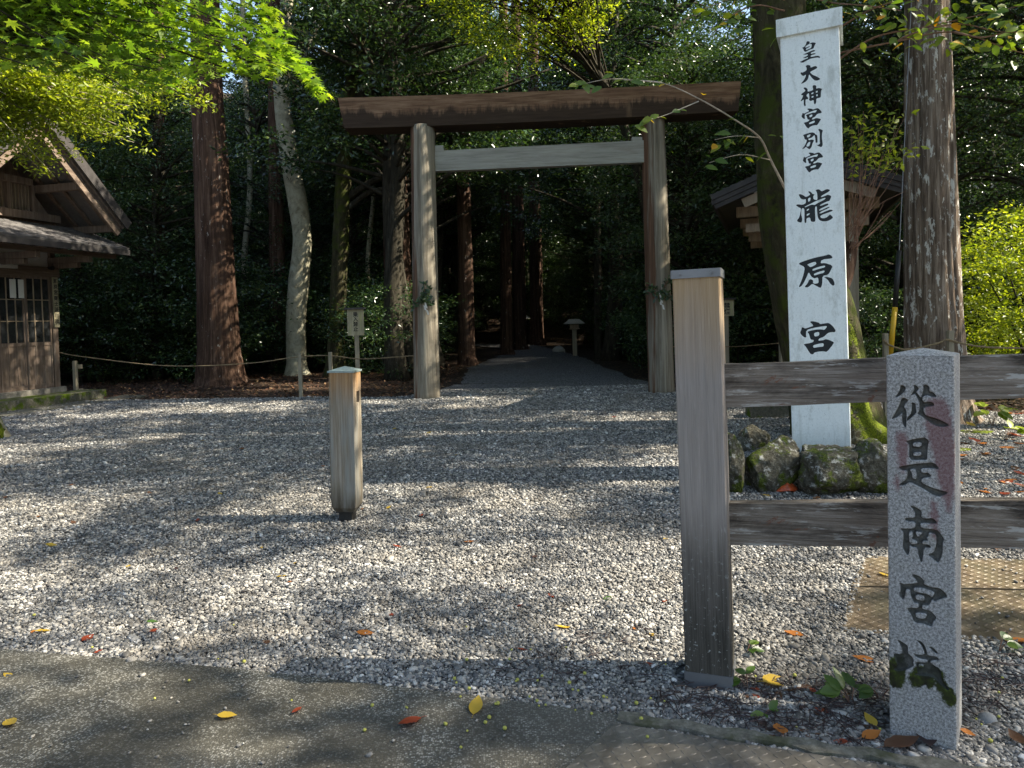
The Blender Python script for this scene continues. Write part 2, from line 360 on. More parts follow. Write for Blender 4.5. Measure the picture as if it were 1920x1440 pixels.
M['mossblock'] = _mossmat('mossy_block', ((.09, .085, .06), (.16, .15, .11), (.22, .2, .15), (.25, .24, .2)), .5, ((.03, .05, .006), (.09, .14, .012), (.16, .22, .02)), 2.5)
def _bark(name, dark, mid, light, lich, lt, gs=15, zst=.05, bd=.025, moss=None):
    k = NB(name); v = k.coord((1, 1, zst)); g = k.noise(v, gs, 7, .75, .5); l = k.noise(k.coord((1, 1, .35)), 13, 5, .7)
    c = k.ramp(g, [(.33, dark), (.5, mid), (.66, light)]); c = k.mix(k.ramp(l, [(lt, 0), (lt + .035, .9)]), c, lich)
    if moss: c = k.mix(k.ramp(k.noise(k.coord(), 3.2, 5, .7), [(moss[1], 0), (moss[1] + .12, .85)]), c, moss[0])
    k.col(c).rough(.95, .15).bump(g, 1., bd); return k.m
M['cedar'] = _bark('cedar_bark', (.022, .012, .008), (.075, .042, .028), (.15, .093, .064), (.33, .30, .26), .635, 13)
M['cedar_grey'] = _bark('grey_cedar_bark', (.035, .024, .017), (.16, .118, .087), (.36, .29, .225), (.52, .505, .45), .565, 22)
M['pale_bark'] = _bark('pale_blotched_bark', (.17, .15, .10), (.33, .305, .215), (.43, .405, .30), (.10, .075, .05), .64, 5, .8, .008)
M['dark_bark'] = _bark('dark_bark', (.012, .011, .008), (.035, .03, .021), (.07, .062, .045), (.19, .19, .16), .665, 10, .2, .02)
M['moss_bark'] = _bark('mossy_bark', (.014, .012, .006), (.04, .035, .018), (.085, .075, .04), (.2, .21, .17), .67, 9, .3, .03, ((.045, .06, .008), .47))
M['twig'] = plain('brown_twig', (.19, .105, .07), .8, .3, 0, .3, 20)
M['pale_twig'] = plain('pale_twig', (.42, .36, .29), .8, .3, 0, .2, 20)
M['rope'] = plain('straw_rope', (.20, .15, .09), .9, .1, 0, .35, 60)
def leafmat(name, cols, trans, tf=.3, r=.38, sp=.5):
    k = NB(name); ge = k.n('ShaderNodeNewGeometry')
    c = k.ramp(ge.outputs['Random Per Island'], [(p, q) for p, q in cols]); k.col(c).rough(r, sp)
    t = k.n('ShaderNodeBsdfTranslucent'); tc = k.mix(1., c, trans, 'MULTIPLY'); k.l(tc, t.inputs[0])
    mx = k.n('ShaderNodeMixShader'); mx.inputs[0].default_value = tf; k.l(k.b.outputs[0], mx.inputs[1]); k.l(t.outputs[0], mx.inputs[2]); k.l(mx.outputs[0], k.out.inputs[0])
    return k.m
M['leaf_dark'] = leafmat('evergreen_leaf', [(0, (.014, .031, .016)), (.45, (.029, .058, .025)), (.85, (.052, .093, .034)), (1, (.10, .14, .04))], (2.4, 2.6, 1.1), .16, .27, .6)
M['leaf_under'] = leafmat('understory_leaf', [(0, (.014, .034, .015)), (.5, (.029, .060, .024)), (1, (.07, .108, .032))], (2.6, 2.7, 1.), .18, .34)
M['leaf_mid'] = leafmat('broad_leaf', [(0, (.025, .055, .014)), (.5, (.055, .11, .02)), (1, (.11, .17, .03))], (3.2, 3.2, 1.), .32, .36)
M['leaf_bright'] = leafmat('sunlit_yellow_green_leaf', [(0, (.10, .155, .016)), (.5, (.21, .27, .03)), (1, (.33, .37, .055))], (2.2, 2.1, .8), .42, .4)  # yellow-green leaf with sunlit brightness put into its colour
M['leaf_maple'] = leafmat('maple_leaf', [(0, (.055, .118, .015)), (.5, (.098, .18, .020)), (1, (.185, .265, .034))], (2.3, 2.15, .9), .52, .42)
M['leaf_cherry'] = leafmat('autumn_cherry_leaf', [(0, (.055, .12, .022)), (.6, (.12, .18, .025)), (.9, (.22, .27, .03)), (.93, (.5, .36, .03)), (1, (.6, .27, .025))], (2.5, 2.3, .8), .4, .4)
M['leaf_cedar'] = leafmat('cedar_needles', [(0, (.03, .07, .035)), (.6, (.055, .11, .045)), (1, (.09, .15, .05))], (2, 2.2, 1.), .2, .6)
for nme, c in dict(yellow=(.55, .36, .045), orange=(.47, .16, .03), red=(.28, .05, .02), brown=(.13, .06, .03), green=(.07, .15, .03), plum=(.055, .03, .026)).items():
    M['fall_' + nme] = leafmat('fallen_leaf_' + nme, [(0, tuple(q * .8 for q in c)), (1, c)], (1.4, 1.3, 1.), .25, .5)
M['berry'] = plain('green_berry', (.36, .35, .08), .6, .3, 0, .3, 300)
M['mushroom'] = plain('red_bracket_mushroom', (.42, .07, .02), .3, .5, 0, .5, 40)
M['yellow_guard'] = plain('yellow_guard', (.62, .36, .02), .45, .4, 0, .08, 5)
M['black_guard'] = plain('black_guard', (.015, .015, .015), .5, .4)
def _white():
    k = NB('painted_pillar'); v = k.coord(); n = k.noise(v, 55, 5, .75); n2 = k.noise(k.coord((1, 1, .4)), 9, 6, .75)
    x = k.sep(v)[0]
    c = k.ramp(n, [(.3, (.68, .74, .72)), (.48, (.80, .85, .83)), (.7, (.84, .89, .87))])
    st = k.math('ADD', n2, k.math('MULTIPLY', k.math('ABSOLUTE', x), .30)); c = k.mix(k.ramp(st, [(.56, 0), (.70, .6)]), c, (.42, .45, .405))
    sp = k.ramp(k.noise(k.coord((1, 1, .6)), 65, 5, .85), [(.575, 0), (.64, .6)]); c = k.mix(sp, c, (.30, .34, .31))
    z = k.sep(v)[2]; lo = k.n('ShaderNodeMapRange', i_1=.62, i_2=.2); k.l(k.math('ADD', z, k.math('MULTIPLY', n2, .35)), lo.inputs[0])
    c = k.mix(k.math('MULTIPLY', lo.outputs[0], .7), c, k.ramp(n, [(.35, (.25, .255, .21)), (.65, (.42, .43, .37))]))
    dr = k.noise(k.coord((1, 1, .10)), 16, 5, .7); c = k.mix(k.ramp(dr, [(.55, 0), (.72, .42)]), c, (.40, .42, .36)); ink = k.attr('ink'); c = k.mix(k.ramp(ink, [(.494, 0), (.506, 1)]), c, (.018, .022, .024))
    k.col(c).rough(.6, .3); return k.m
M['white'] = _white()
def _granite():
    k = NB('granite'); v = k.coord(); n = k.noise(v, 120, 4, .85); n2 = k.noise(v, 12, 5, .7); n3 = k.noise(v, 38, 6, .8)
    c = k.ramp(n, [(.34, (.075, .073, .07)), (.46, (.235, .23, .222)), (.54, (.385, .38, .365)), (.66, (.57, .56, .535))])
    c = k.mix(k.ramp(n2, [(.5, 0), (.75, .45)]), c, (.25, .24, .19))
    red = k.attr('red'); c = k.mix(k.math('MULTIPLY', k.ramp(k.math('ADD', red, k.math('MULTIPLY', k.math('SUBTRACT', n3, .5), .9)), [(.42, 0), (.66, 1)]), .66), c, (.15, .045, .048))
    ms = k.attr('mossy'); mm = k.ramp(k.math('ADD', ms, k.math('MULTIPLY', k.math('SUBTRACT', n3, .5), .9)), [(.33, 0), (.45, 1)])
    c = k.mix(mm, c, k.ramp(k.noise(v, 30, 4, .7), [(.38, (.017, .016, .008)), (.55, (.035, .045, .008)), (.72, (.10, .14, .015))]))
    ink = k.attr('ink'); c = k.mix(k.math('MULTIPLY', k.ramp(ink, [(.49, 0), (.56, 1)]), .86), c, k.ramp(k.noise(v, 45, 4), [(.35, (.025, .027, .022)), (.7, (.085, .088, .078))]))
    k.col(c).rough(.8, .3).bump(n, .25, .002); return k.m
M['granite'] = _granite()
# ------------------------------------------------------------------ the ground
def hill(x, y):
    d = np.maximum(0, np.hypot(np.maximum(np.abs(x - .7) - 16, 0), np.maximum(y - 46, 0)))
    return .30 * np.maximum(d - 1, 0) ** 1.02
LOT = [(-13, -5), (-13, 11.5), (-9.6, 15.2), (-6.8, 15.0), (-4.6, 14.7), (-2.3, 14.35), (-1.75, 15.2), (-1.35, 17.0)]
LOT_R = [(3.0, 17.0), (3.2, 14.9), (4.6, 13.2), (6.0, 11.3), (7.0, 10.0), (8.2, 8.3), (9.5, 6.5), (11, -5)]
def inpoly(P, poly):
    P = np.asarray(P, float); x, y = P[:, 0], P[:, 1]; r = np.zeros(len(P), bool); q = np.asarray(poly, float); n = len(q)
    for i in range(n):
        a, b = q[i], q[(i + 1) % n]
        if a[1] == b[1]: continue
        r ^= ((a[1] > y) != (b[1] > y)) & (x < (b[0] - a[0]) * (y - a[1]) / (b[1] - a[1]) + a[0])
    return r
def ragged(P, step=.35, amp=.14, seed=3):
    P = np.asarray(P, float); out = []
    for a, b in zip(P[:-1], P[1:]):
        m = max(1, int(np.linalg.norm(b - a) / step))
        for t in np.arange(m) / m: out.append(a + (b - a) * t)
    out.append(P[-1]); out = np.array(out)
    n = vnoise(np.c_[out * 1.7, np.zeros(len(out))], seed) - .5; n2 = vnoise(np.c_[out * 1.7 + 50, np.zeros(len(out))], seed) - .5
    return out + np.c_[n, n2] * 2 * amp
lot = [tuple(p) for p in LOT[:2]] + [tuple(p) for p in ragged(LOT[2:])] + [tuple(p) for p in ragged(LOT_R[:-1])] + [LOT_R[-1]]
def sheet(name, poly, z, mat):
    me = bpy.data.meshes.new(name); bm = bmesh.new(); f = bm.faces.new([bm.verts.new((float(x), float(y), z)) for x, y in poly])
    bmesh.ops.triangulate(bm, faces=[f]); bmesh.ops.recalc_face_normals(bm, faces=bm.faces); bm.to_mesh(me); bm.free(); me.materials.append(mat)
    if me.polygons[0].normal.z < 0: me.flip_normals()
    return tag(link(name, me), kind='structure')
# forest floor: one sheet to the horizon
xs = np.concatenate([np.linspace(-420, -60, 19)[:-1], np.linspace(-60, 60, 121), np.linspace(60, 420, 19)[1:]])
ys = np.concatenate([np.linspace(-120, -8, 9)[:-1], np.linspace(-8, 80, 89), np.linspace(80, 480, 22)[1:]])
X, Y = np.meshgrid(xs, ys); Z = hill(X, Y)
inside = inpoly(np.c_[X.ravel(), Y.ravel()], lot).reshape(X.shape) | ((np.abs(X - .7) < 3.5) & (Y > 12) & (Y < 46))
Z = np.where(inside, -.06, Z + .0 + .05 * (fbm(np.c_[X.ravel() * .5, Y.ravel() * .5, Z.ravel() * 0], 2).reshape(X.shape) - .6))
nx, ny = len(xs), len(ys)
q = (np.arange(ny - 1)[:, None] * nx + np.arange(nx - 1)[None, :]).ravel()
loops = np.stack([q, q + 1, q + nx + 1, q + nx], -1)
tag(link('ground', mesh_np('ground', np.stack([X.ravel(), Y.ravel(), Z.ravel()], -1), loops.ravel(), np.arange(len(q)) * 4, M['litter'], True)), kind='structure')
sheet('gravel_yard', lot, .004, M['gravel'])
pl = ragged([(-1.35, 17.0), (-1.3, 19), (-1.42, 22.7), (-.9, 27), (-.4, 33), (-.6, 38), (-1.8, 42), (-4.5, 46)], .6, .16, 5)
pr = ragged([(-3.0, 47.5), (.4, 44.5), (1.6, 40), (2.3, 33), (2.6, 29), (2.75, 22.7), (2.9, 19), (3.0, 17.0)], .6, .16, 6)
sheet('gravel_path', [tuple(p) for p in pl] + [tuple(p) for p in pr], .002, M['path'])
# exposed-aggregate paving in the foreground
pave = [(-6.0, 4.15), (-2.44, 3.29), (-1.24, 3.04), (-.27, 2.79), (.33, 2.615), (.362, 2.605), (.36, 2.54), (.26, 2.42), (.15, 2.28), (0, 2.05), (-.6, 1.2), (-6.0, 1.2)]
def slab(name, poly, z0, z1, mat):
    mb = MB(); a = np.array([(x, y, z1) for x, y in poly]); b = np.array([(x, y, z0) for x, y in poly]); mb.hexa(b[::-1], a[::-1]) if False else mb.hexa(a, b)
    me = mesh_from(name, mb, mat); bm = bmesh.new(); bm.from_mesh(me); bmesh.ops.recalc_face_normals(bm, faces=bm.faces); bm.to_mesh(me); bm.free(); return link(name, me)
tag(slab('pavement', pave, -.02, .022, M['asphalt']), kind='structure')
kd = np.array([1.27 - .36, 2.31 - 2.615]); kn = np.array([-kd[1], kd[0]]); kn /= np.linalg.norm(kn); kd /= np.linalg.norm(kd)
ka = np.array([.365, 2.612]); kb = ka + kd * 1.5
mb = MB(); pts = []
for t in np.linspace(0, 1, 26):
    p = ka + (kb - ka) * t; wv = .055 + .014 * math.sin(t * 31) + .008 * math.sin(t * 77)
    pts.append((p, wv))
outer = [tuple(p + kn * .012 * math.sin(i * 1.9)) for i, (p, wv) in enumerate(pts)]; inner = [tuple(p - kn * wv) for p, wv in pts][::-1]
tag(slab('kerb', outer + inner, -.02, .03, M['kerb']), 'narrow lichen-stained concrete kerb between gravel strip and dark tread plate', 'kerb')
def treadplate(name, corners, z, mat, pitch, ln, ang, label):
    c = [np.array(k, float) for k in corners]; t = thing(name, label, 'metal plate', (*c[0], 0))
    mb = MB(); a = np.array([(*k, z) for k in c]); b = np.array([(*k, z - .012) for k in c]); mb.hexa(b, a)
    part('plate', mb, mat, t)
    mb = MB(); e1 = c[1] - c[0]; e2 = c[3] - c[0]; L1, L2 = np.linalg.norm(e1), np.linalg.norm(e2); u1, u2 = e1 / L1, e2 / L2; k = 0
    for i in range(int(L1 / pitch)):
        for j in range(int(L2 / pitch)):
            p = c[0] + u1 * (i + .5) * pitch + u2 * (j + .5) * pitch
            if not inpoly([p], c)[0]: continue
            th = ang + (math.pi / 2 if (i + j) % 2 else 0); d = np.array([math.cos(th), math.sin(th)]); s_ = np.array([-d[1], d[0]])
            b0 = [p - d * ln / 2, p - s_ * ln * .16, p + d * ln / 2, p + s_ * ln * .16]
            V = [(*q_, z + .0002) for q_ in b0] + [(*(p - d * ln * .25), z + .0024), (*(p + d * ln * .25), z + .0024)]
            mb.add(V, [(0, 1, 4), (1, 5, 4), (1, 2, 5), (2, 3, 5), (3, 4, 5), (3, 0, 4)])
    part('tread_bars', mb, mat, t); return t
n2 = -kn
treadplate('tread_plate', [ka - kn * .075 + kd * .0, ka - kn * .075 + kd * 1.35, ka - kn * .62 + kd * 1.35, (-.075, 2.02)], .026, M['dark_plate'], .034, .03, .35, 'dark worn tread plate set in the paving at the bottom edge')
treadplate('tread_plate', [(2.115, 4.26), (3.75, 4.02), (3.42, 3.60), (1.80, 3.80)], .018, M['rust_plate'], .036, .034, .4, 'rusty brown tread plate on the gravel, farther of the two behind the rails')
treadplate('tread_plate', [(1.79, 3.78), (3.41, 3.58), (2.95, 2.92), (1.50, 3.26)], .018, M['rust_plate'], .036, .034, .4, 'rusty brown tread plate on the gravel, nearer of the two behind the rails')

# ------------------------------------------------------------------ lettering traced as brush outlines: ((x0, y0, scale), outlines, holes)
G_HUANG = ((1490, 78, 32), [[(850,155),(995,235),(920,340),(1090,285),(1230,315),(1320,365),(1235,500),(1190,640),(1150,665),(1000,680),(860,725),(750,770),(680,740),(640,680),(600,550),(515,490),(690,450),(770,290),(790,195)],
 [(560,880),(740,860),(900,810),(1060,770),(1190,740),(1285,790),(1260,825),(1030,870),(1030,950),(1200,930),(1320,970),(1280,1010),(1030,1020),(1020,1130),(1370,1110),(1500,1160),(1560,1240),(1530,1280),(1420,1225),(1200,1215),(1000,1225),(800,1290),(570,1385),(380,1290),(520,1265),(660,1205),(880,1160),(870,1100),(740,1130),(600,1110),(560,1085),(740,1050),(865,1000),(860,930),(730,935),(650,905)]],
 [[(715,465),(885,360),(1085,355),(1060,605),(900,630),(765,680),(758,590),(870,555),(985,520),(985,475),(800,510),(745,525)]])
G_DAI = ((1490, 120, 32), [[(840,195),(1025,280),(1000,410),(1250,345),(1330,370),(1400,450),(1360,510),(1000,640),(1000,690),(1130,840),(1370,980),(1585,1165),(1450,1215),(1290,1215),(1150,1090),(1040,940),(960,790),(925,800),(900,950),(850,1080),(750,1170),(600,1235),(455,1250),(600,1110),(700,970),(780,745),(620,825),(530,760),(455,660),(455,580),(500,575),(560,610),(800,520),(790,340),(730,270)]], [])
G_JIN = ((1490, 162, 32), [[(600,175),(690,150),(790,200),(860,300),(850,400),(880,440),(1150,400),(1160,330),(1120,160),(1200,95),(1345,165),(1320,350),(1470,315),(1650,400),(1650,460),(1600,510),(1590,860),(1560,905),(1335,910),(1335,1150),(1280,1240),(1230,1230),(1200,1140),(1190,965),(1020,1020),(930,940),(930,880),(960,860),(930,540),(880,530),(770,650),(870,770),(890,860),(830,885),(740,850),(735,1120),(755,1210),(720,1280),(680,1260),(630,1150),(640,870),(590,860),(540,930),(440,925),(540,780),(610,610),(560,605),(455,530),(740,370),(700,290)]],
 [[(1055,560),(1180,510),(1185,600),(1065,630)],[(1310,490),(1410,460),(1410,570),(1315,580)],[(1060,760),(1185,725),(1185,820),(1080,830)],[(1320,690),(1410,670),(1430,780),(1350,800)]])
_g = ([[(805,90),(950,85),(1130,150),(1130,190),(1410,130),(1530,240),(1640,400),(1630,470),(1400,470),(1250,640),(1130,670),(1085,770),(1230,750),(1330,705),(1590,800),(1590,840),(1520,950),(1380,1150),(1300,1120),(1120,1130),(960,1190),(940,1240),(890,1255),(820,1200),(740,1080),(670,935),(605,910),(680,870),(830,860),(950,800),(955,740),(880,740),(840,680),(800,520),(750,450),(790,430),(1000,390),(1180,360),(1290,390),(1380,250),(1250,250),(1000,300),(700,385),(690,560),(715,660),(650,670),(495,505),(545,400),(560,300),(600,300),(650,350),(830,280),(960,245)]],
 [[(945,500),(1125,455),(1110,590),(970,630)],[(920,935),(1250,830),(1250,975),(950,1025)]])
G_GU1 = ((1490, 204, 32), *_g); G_GU2 = ((1492.3, 285.4, 32), *_g)
G_BETSU = ((1490, 244, 32), [[(570,345),(660,295),(1080,225),(1250,300),(1270,370),(1400,440),(1410,870),(1390,890),(1300,880),(1285,640),(1250,440),(1210,425),(1090,550),(860,585),(950,690),(1040,650),(1170,680),(1215,740),(1130,880),(1090,1060),(1030,1160),(960,1220),(880,1160),(760,1035),(680,1110),(580,1160),(540,1135),(700,950),(800,720),(810,640),(690,590),(650,430),(630,375)],
 [(1490,75),(1690,190),(1700,250),(1660,340),(1650,650),(1690,930),(1695,1080),(1620,1190),(1500,1120),(1350,1035),(1550,990),(1530,800),(1530,270),(1440,140)]],
 [[(800,385),(1030,325),(980,470),(850,515)],[(880,800),(1020,765),(960,1020),(860,1045),(770,1010)]])
G_TAKI = ((1480, 350, 19.2), [[(390,250),(470,250),(560,300),(650,380),(790,310),(780,270),(710,180),(790,185),(850,260),(870,290),(950,315),(890,365),(905,480),(1000,520),(1040,500),(1020,240),(965,175),(1040,140),(1110,160),(1175,240),(1340,165),(1440,200),(1450,250),(1150,395),(1155,440),(1290,405),(1380,365),(1500,430),(1470,520),(1430,600),(1360,605),(1120,700),(1120,750),(1370,670),(1410,720),(1370,750),(1100,850),(1095,920),(1410,795),(1455,815),(1400,850),(1100,965),(1115,1020),(1300,950),(1470,900),(1565,945),(1500,975),(1120,1080),(1150,1170),(1250,1190),(1340,1170),(1430,1100),(1445,1060),(1570,1195),(1450,1275),(1330,1305),(1200,1295),(1100,1240),(1050,1150),(1020,900),(1020,770),(985,730),(950,800),(970,1250),(940,1285),(860,1280),(810,1250),(790,1110),(665,1130),(665,1280),(640,1305),(595,1280),(600,830),(570,760),(500,765),(485,960),(530,1170),(490,1285),(320,1200),(430,1070),(490,760),(400,715),(300,630),(360,600),(540,640),(650,590),(640,430),(600,460),(480,430)]],
 [[(715,430),(810,400),(790,530),(725,555)],[(600,715),(870,600),(1010,545),(1300,460),(1300,520),(1000,650),(950,690),(840,660),(600,745)],[(675,820),(765,790),(745,840),(675,880)],[(675,985),(785,955),(770,1010),(675,1055)]])
G_HARA = ((1480, 472, 19.2), [[(385,380),(700,280),(1000,210),(1330,165),(1400,135),(1480,165),(1540,245),(1520,290),(1180,305),(1135,440),(1290,430),(1550,545),(1490,690),(1400,860),(1200,885),(1200,1180),(1150,1315),(1110,1300),(980,1220),(860,1140),(720,1275),(590,1250),(700,1130),(760,990),(820,980),(900,1030),(880,1120),(950,1155),(1060,1140),(1080,1090),(1060,940),(1010,935),(940,965),(830,890),(740,710),(680,880),(580,1090),(490,1220),(390,1250),(480,1060),(570,790),(610,560),(550,490),(450,445)],
 [(1240,925),(1400,940),(1540,1000),(1600,1130),(1610,1230),(1560,1265),(1470,1190),(1390,1050),(1310,970)]],
 [[(670,450),(970,350),(1010,460),(800,560),(740,490)],[(860,625),(1080,555),(1300,520),(1290,590),(1080,630),(880,690)],[(910,795),(1090,730),(1285,690),(1260,780),(1100,810),(930,860)]])
G_GU3 = ((1480, 595, 19.2), [[(770,140),(880,125),(1110,195),(1110,245),(1340,215),(1390,205),(1460,240),(1570,350),(1650,490),(1625,550),(1500,540),(1380,570),(1250,710),(1110,745),(1055,840),(1240,820),(1310,785),(1420,810),(1590,900),(1580,950),(1360,1250),(1250,1220),(1080,1225),(930,1260),(910,1310),(850,1325),(790,1290),(620,1000),(560,960),(620,935),(760,920),(900,880),(915,800),(850,800),(800,770),(750,570),(700,520),(740,480),(1000,430),(1170,430),(1280,460),(1375,315),(1200,325),(900,370),(660,440),(650,640),(670,690),(630,715),(560,680),(440,545),(500,400),(500,340),(560,340),(620,390),(800,330),(920,295)]],
 [[(920,550),(1100,515),(1100,655),(940,690)],[(880,1000),(1080,945),(1250,925),(1250,1050),(1080,1060),(910,1095)]])
PILLAR_TEXT = [G_HUANG, G_DAI, G_JIN, G_GU1, G_BETSU, G_GU2, G_TAKI, G_HARA, G_GU3]
S_JU = ((1656, 710, 13.714), [[(385,175),(450,170),(520,210),(535,265),(480,350),(370,450),(230,510),(310,400),(380,280)],
 [(430,500),(500,490),(590,540),(580,590),(510,650),(490,740),(550,820),(560,940),(550,1080),(550,1260),(500,1240),(440,1130),(430,1000),(440,880),(320,1000),(130,1075),(230,930),(340,720)],
 [(680,600),(760,610),(800,660),(800,800),(820,850),(700,980),(600,1070),(560,1080),(560,1010),(660,900),(690,800)],
 [(735,150),(800,160),(890,250),(800,330),(870,400),(900,460),(950,460),(930,430),(990,270),(975,150),(1080,145),(1160,200),(1130,300),(1230,320),(1310,390),(1330,450),(1220,450),(1060,400),(950,480),(1000,590),(1130,560),(1230,580),(1280,640),(1230,680),(1005,710),(1000,830),(1060,920),(1300,970),(1520,1050),(1660,1130),(1540,1180),(1380,1185),(1200,1120),(1000,980),(830,880),(870,830),(890,780),(880,560),(800,430),(760,390),(640,440),(730,320),(750,260)]], [])
S_ZE = ((1656, 810, 12), [[(460,205),(620,150),(800,110),(880,90),(960,120),(1000,180),(970,260),(960,540),(950,590),(800,600),(640,620),(570,600),(540,540),(550,300),(520,250)],
 [(280,800),(650,700),(960,650),(1060,625),(1150,660),(1220,740),(1210,775),(1060,760),(810,790),(840,890),(980,860),(1060,930),(1000,975),(850,1000),(825,1100),(1000,1170),(1200,1220),(1430,1250),(1360,1320),(1230,1380),(1100,1350),(800,1200),(560,1110),(440,1210),(280,1220),(470,1070),(510,970),(510,860),(380,870)]],
 [[(630,230),(830,200),(825,300),(650,320)],[(640,445),(820,420),(820,505),(650,525)],[(560,840),(690,800),(720,900),(710,1040),(620,1020),(620,910)]])
S_NAN = ((1660, 940, 12), [[(520,95),(600,85),(720,130),(800,180),(780,330),(950,325),(1010,300),(1100,340),(1140,400),(1080,430),(770,440),(770,560),(1090,545),(1180,580),(1310,740),(1270,800),(1260,1080),(1190,1260),(1150,1275),(1080,1230),(920,1130),(1060,1070),(1120,880),(1120,660),(960,630),(950,720),(900,770),(960,820),(810,850),(820,915),(950,900),(1030,970),(840,990),(830,1200),(790,1350),(720,1200),(700,1010),(580,1020),(520,980),(520,1130),(480,1225),(410,1160),(350,1040),(370,900),(370,720),(340,680),(290,625),(500,610),(650,570),(650,440),(430,450),(390,375),(640,350),(640,250),(600,170)]],
 [[(500,690),(570,660),(600,760),(545,830),(690,870),(690,930),(520,950)],[(640,655),(820,640),(720,785)]])
S_GU = ((1660, 1070, 13.714), [[(635,85),(760,75),(900,120),(990,210),(970,290),(1200,330),(1380,315),(1500,390),(1590,510),(1400,590),(1250,690),(1190,640),(1110,800),(1060,830),(940,820),(920,930),(1150,930),(1300,1080),(1290,1120),(1220,1200),(1190,1330),(1140,1345),(1000,1310),(760,1330),(690,1280),(660,1160),(560,1050),(535,980),(640,955),(830,930),(830,800),(720,820),(670,740),(610,600),(620,500),(500,500),(490,650),(440,780),(380,770),(310,650),(360,560),(350,430),(330,350),(460,380),(620,330),(800,290),(780,230)]],
 [[(700,430),(900,390),(1250,430),(1190,600),(1080,520),(720,520)],[(760,590),(960,580),(990,660),(940,720),(760,710)],[(745,1060),(1070,1030),(1000,1180),(790,1190)]])
S_IKI = ((1656, 1190, 12), [[(280,205),(340,195),(500,260),(540,290),(530,450),(640,510),(680,600),(660,640),(680,720),(480,860),(300,930),(180,900),(300,800),(200,600),(210,520),(400,510),(400,380),(340,260)],
 [(710,105),(830,105),(920,180),(960,280),(990,400),(1200,380),(1270,450),(1060,500),(1060,560),(1280,640),(1320,900),(1400,960),(1500,1050),(1400,1080),(1250,960),(1100,860),(700,920),(680,880),(770,860),(740,730),(700,600),(990,570),(980,500),(830,520),(720,490),(660,440),(930,410),(880,260),(800,160)],[(1000,190),(1100,190),(1230,290),(1180,330),(1080,260)]], [[(780,640),(900,630),(900,690),(790,710)]])
STONE_TEXT = [S_JU, S_ZE, S_NAN, S_GU, S_IKI]
S_MOSS = ((1656, 1190, 12), [[(90,830),(200,600),(420,560),(450,900),(420,1200),(250,1280),(100,1180)],[(580,1000),(760,720),(1000,720),(1120,900),(1130,1000),(1050,1100),(950,1000),(780,1120),(620,1120)],[(1100,650),(1300,700),(1330,900),(1400,1000),(1560,1080),(1600,1300),(1500,1420),(1340,1200),(1200,1000),(1050,850)]], [])
S_RED = ((0, 0, 1), [[(1733,748),(1768,738),(1787,790),(1790,900),(1777,965),(1757,905),(1742,835),(1726,785)],[(1673,812),(1702,806),(1702,868),(1692,890),(1677,872)],[(1674,885),(1690,905),(1680,924),(1673,915)],[(1740,930),(1760,935),(1758,1010),(1742,1000)]], [])
def sdf(P, polys):
    """signed distance (positive inside) from points P to the union of polygons, photograph pixels"""
    best = np.full(len(P), -1e9)
    for q in polys:
        q = np.asarray(q, float); d2 = np.full(len(P), 1e18)
        for a, b in zip(q, np.roll(q, -1, 0)):
            e = b - a; t = np.clip(((P - a) @ e) / max(e @ e, 1e-9), 0, 1); dd = P - a - t[:, None] * e; d2 = np.minimum(d2, (dd ** 2).sum(1))
        best = np.maximum(best, np.where(inpoly(P, q), 1, -1) * np.sqrt(d2))
    return best
def roundpoly(q):            # one corner-cutting pass: brush strokes have no hard corners
    q = np.asarray(q, float); nx_ = np.roll(q, -1, 0); return np.stack([q * .78 + nx_ * .22, q * .22 + nx_ * .78], 1).reshape(-1, 2)
def textfield(P, glyphs, far=6.):
    out = np.full(len(P), -far)
    for (x0, y0, s), outl, holes in glyphs:
        o = [roundpoly(np.asarray(k, float) / s + (x0, y0)) for k in outl]; h = [roundpoly(np.asarray(k, float) / s + (x0, y0)) for k in holes]
        a = np.vstack(o); m = (P[:, 0] > a[:, 0].min() - far) & (P[:, 0] < a[:, 0].max() + far) & (P[:, 1] > a[:, 1].min() - far) & (P[:, 1] < a[:, 1].max() + far)
        if not m.any(): continue
        v = sdf(P[m], o)
        if h: v = np.minimum(v, -sdf(P[m], h))
        out[m] = np.maximum(out[m], v)
    return out
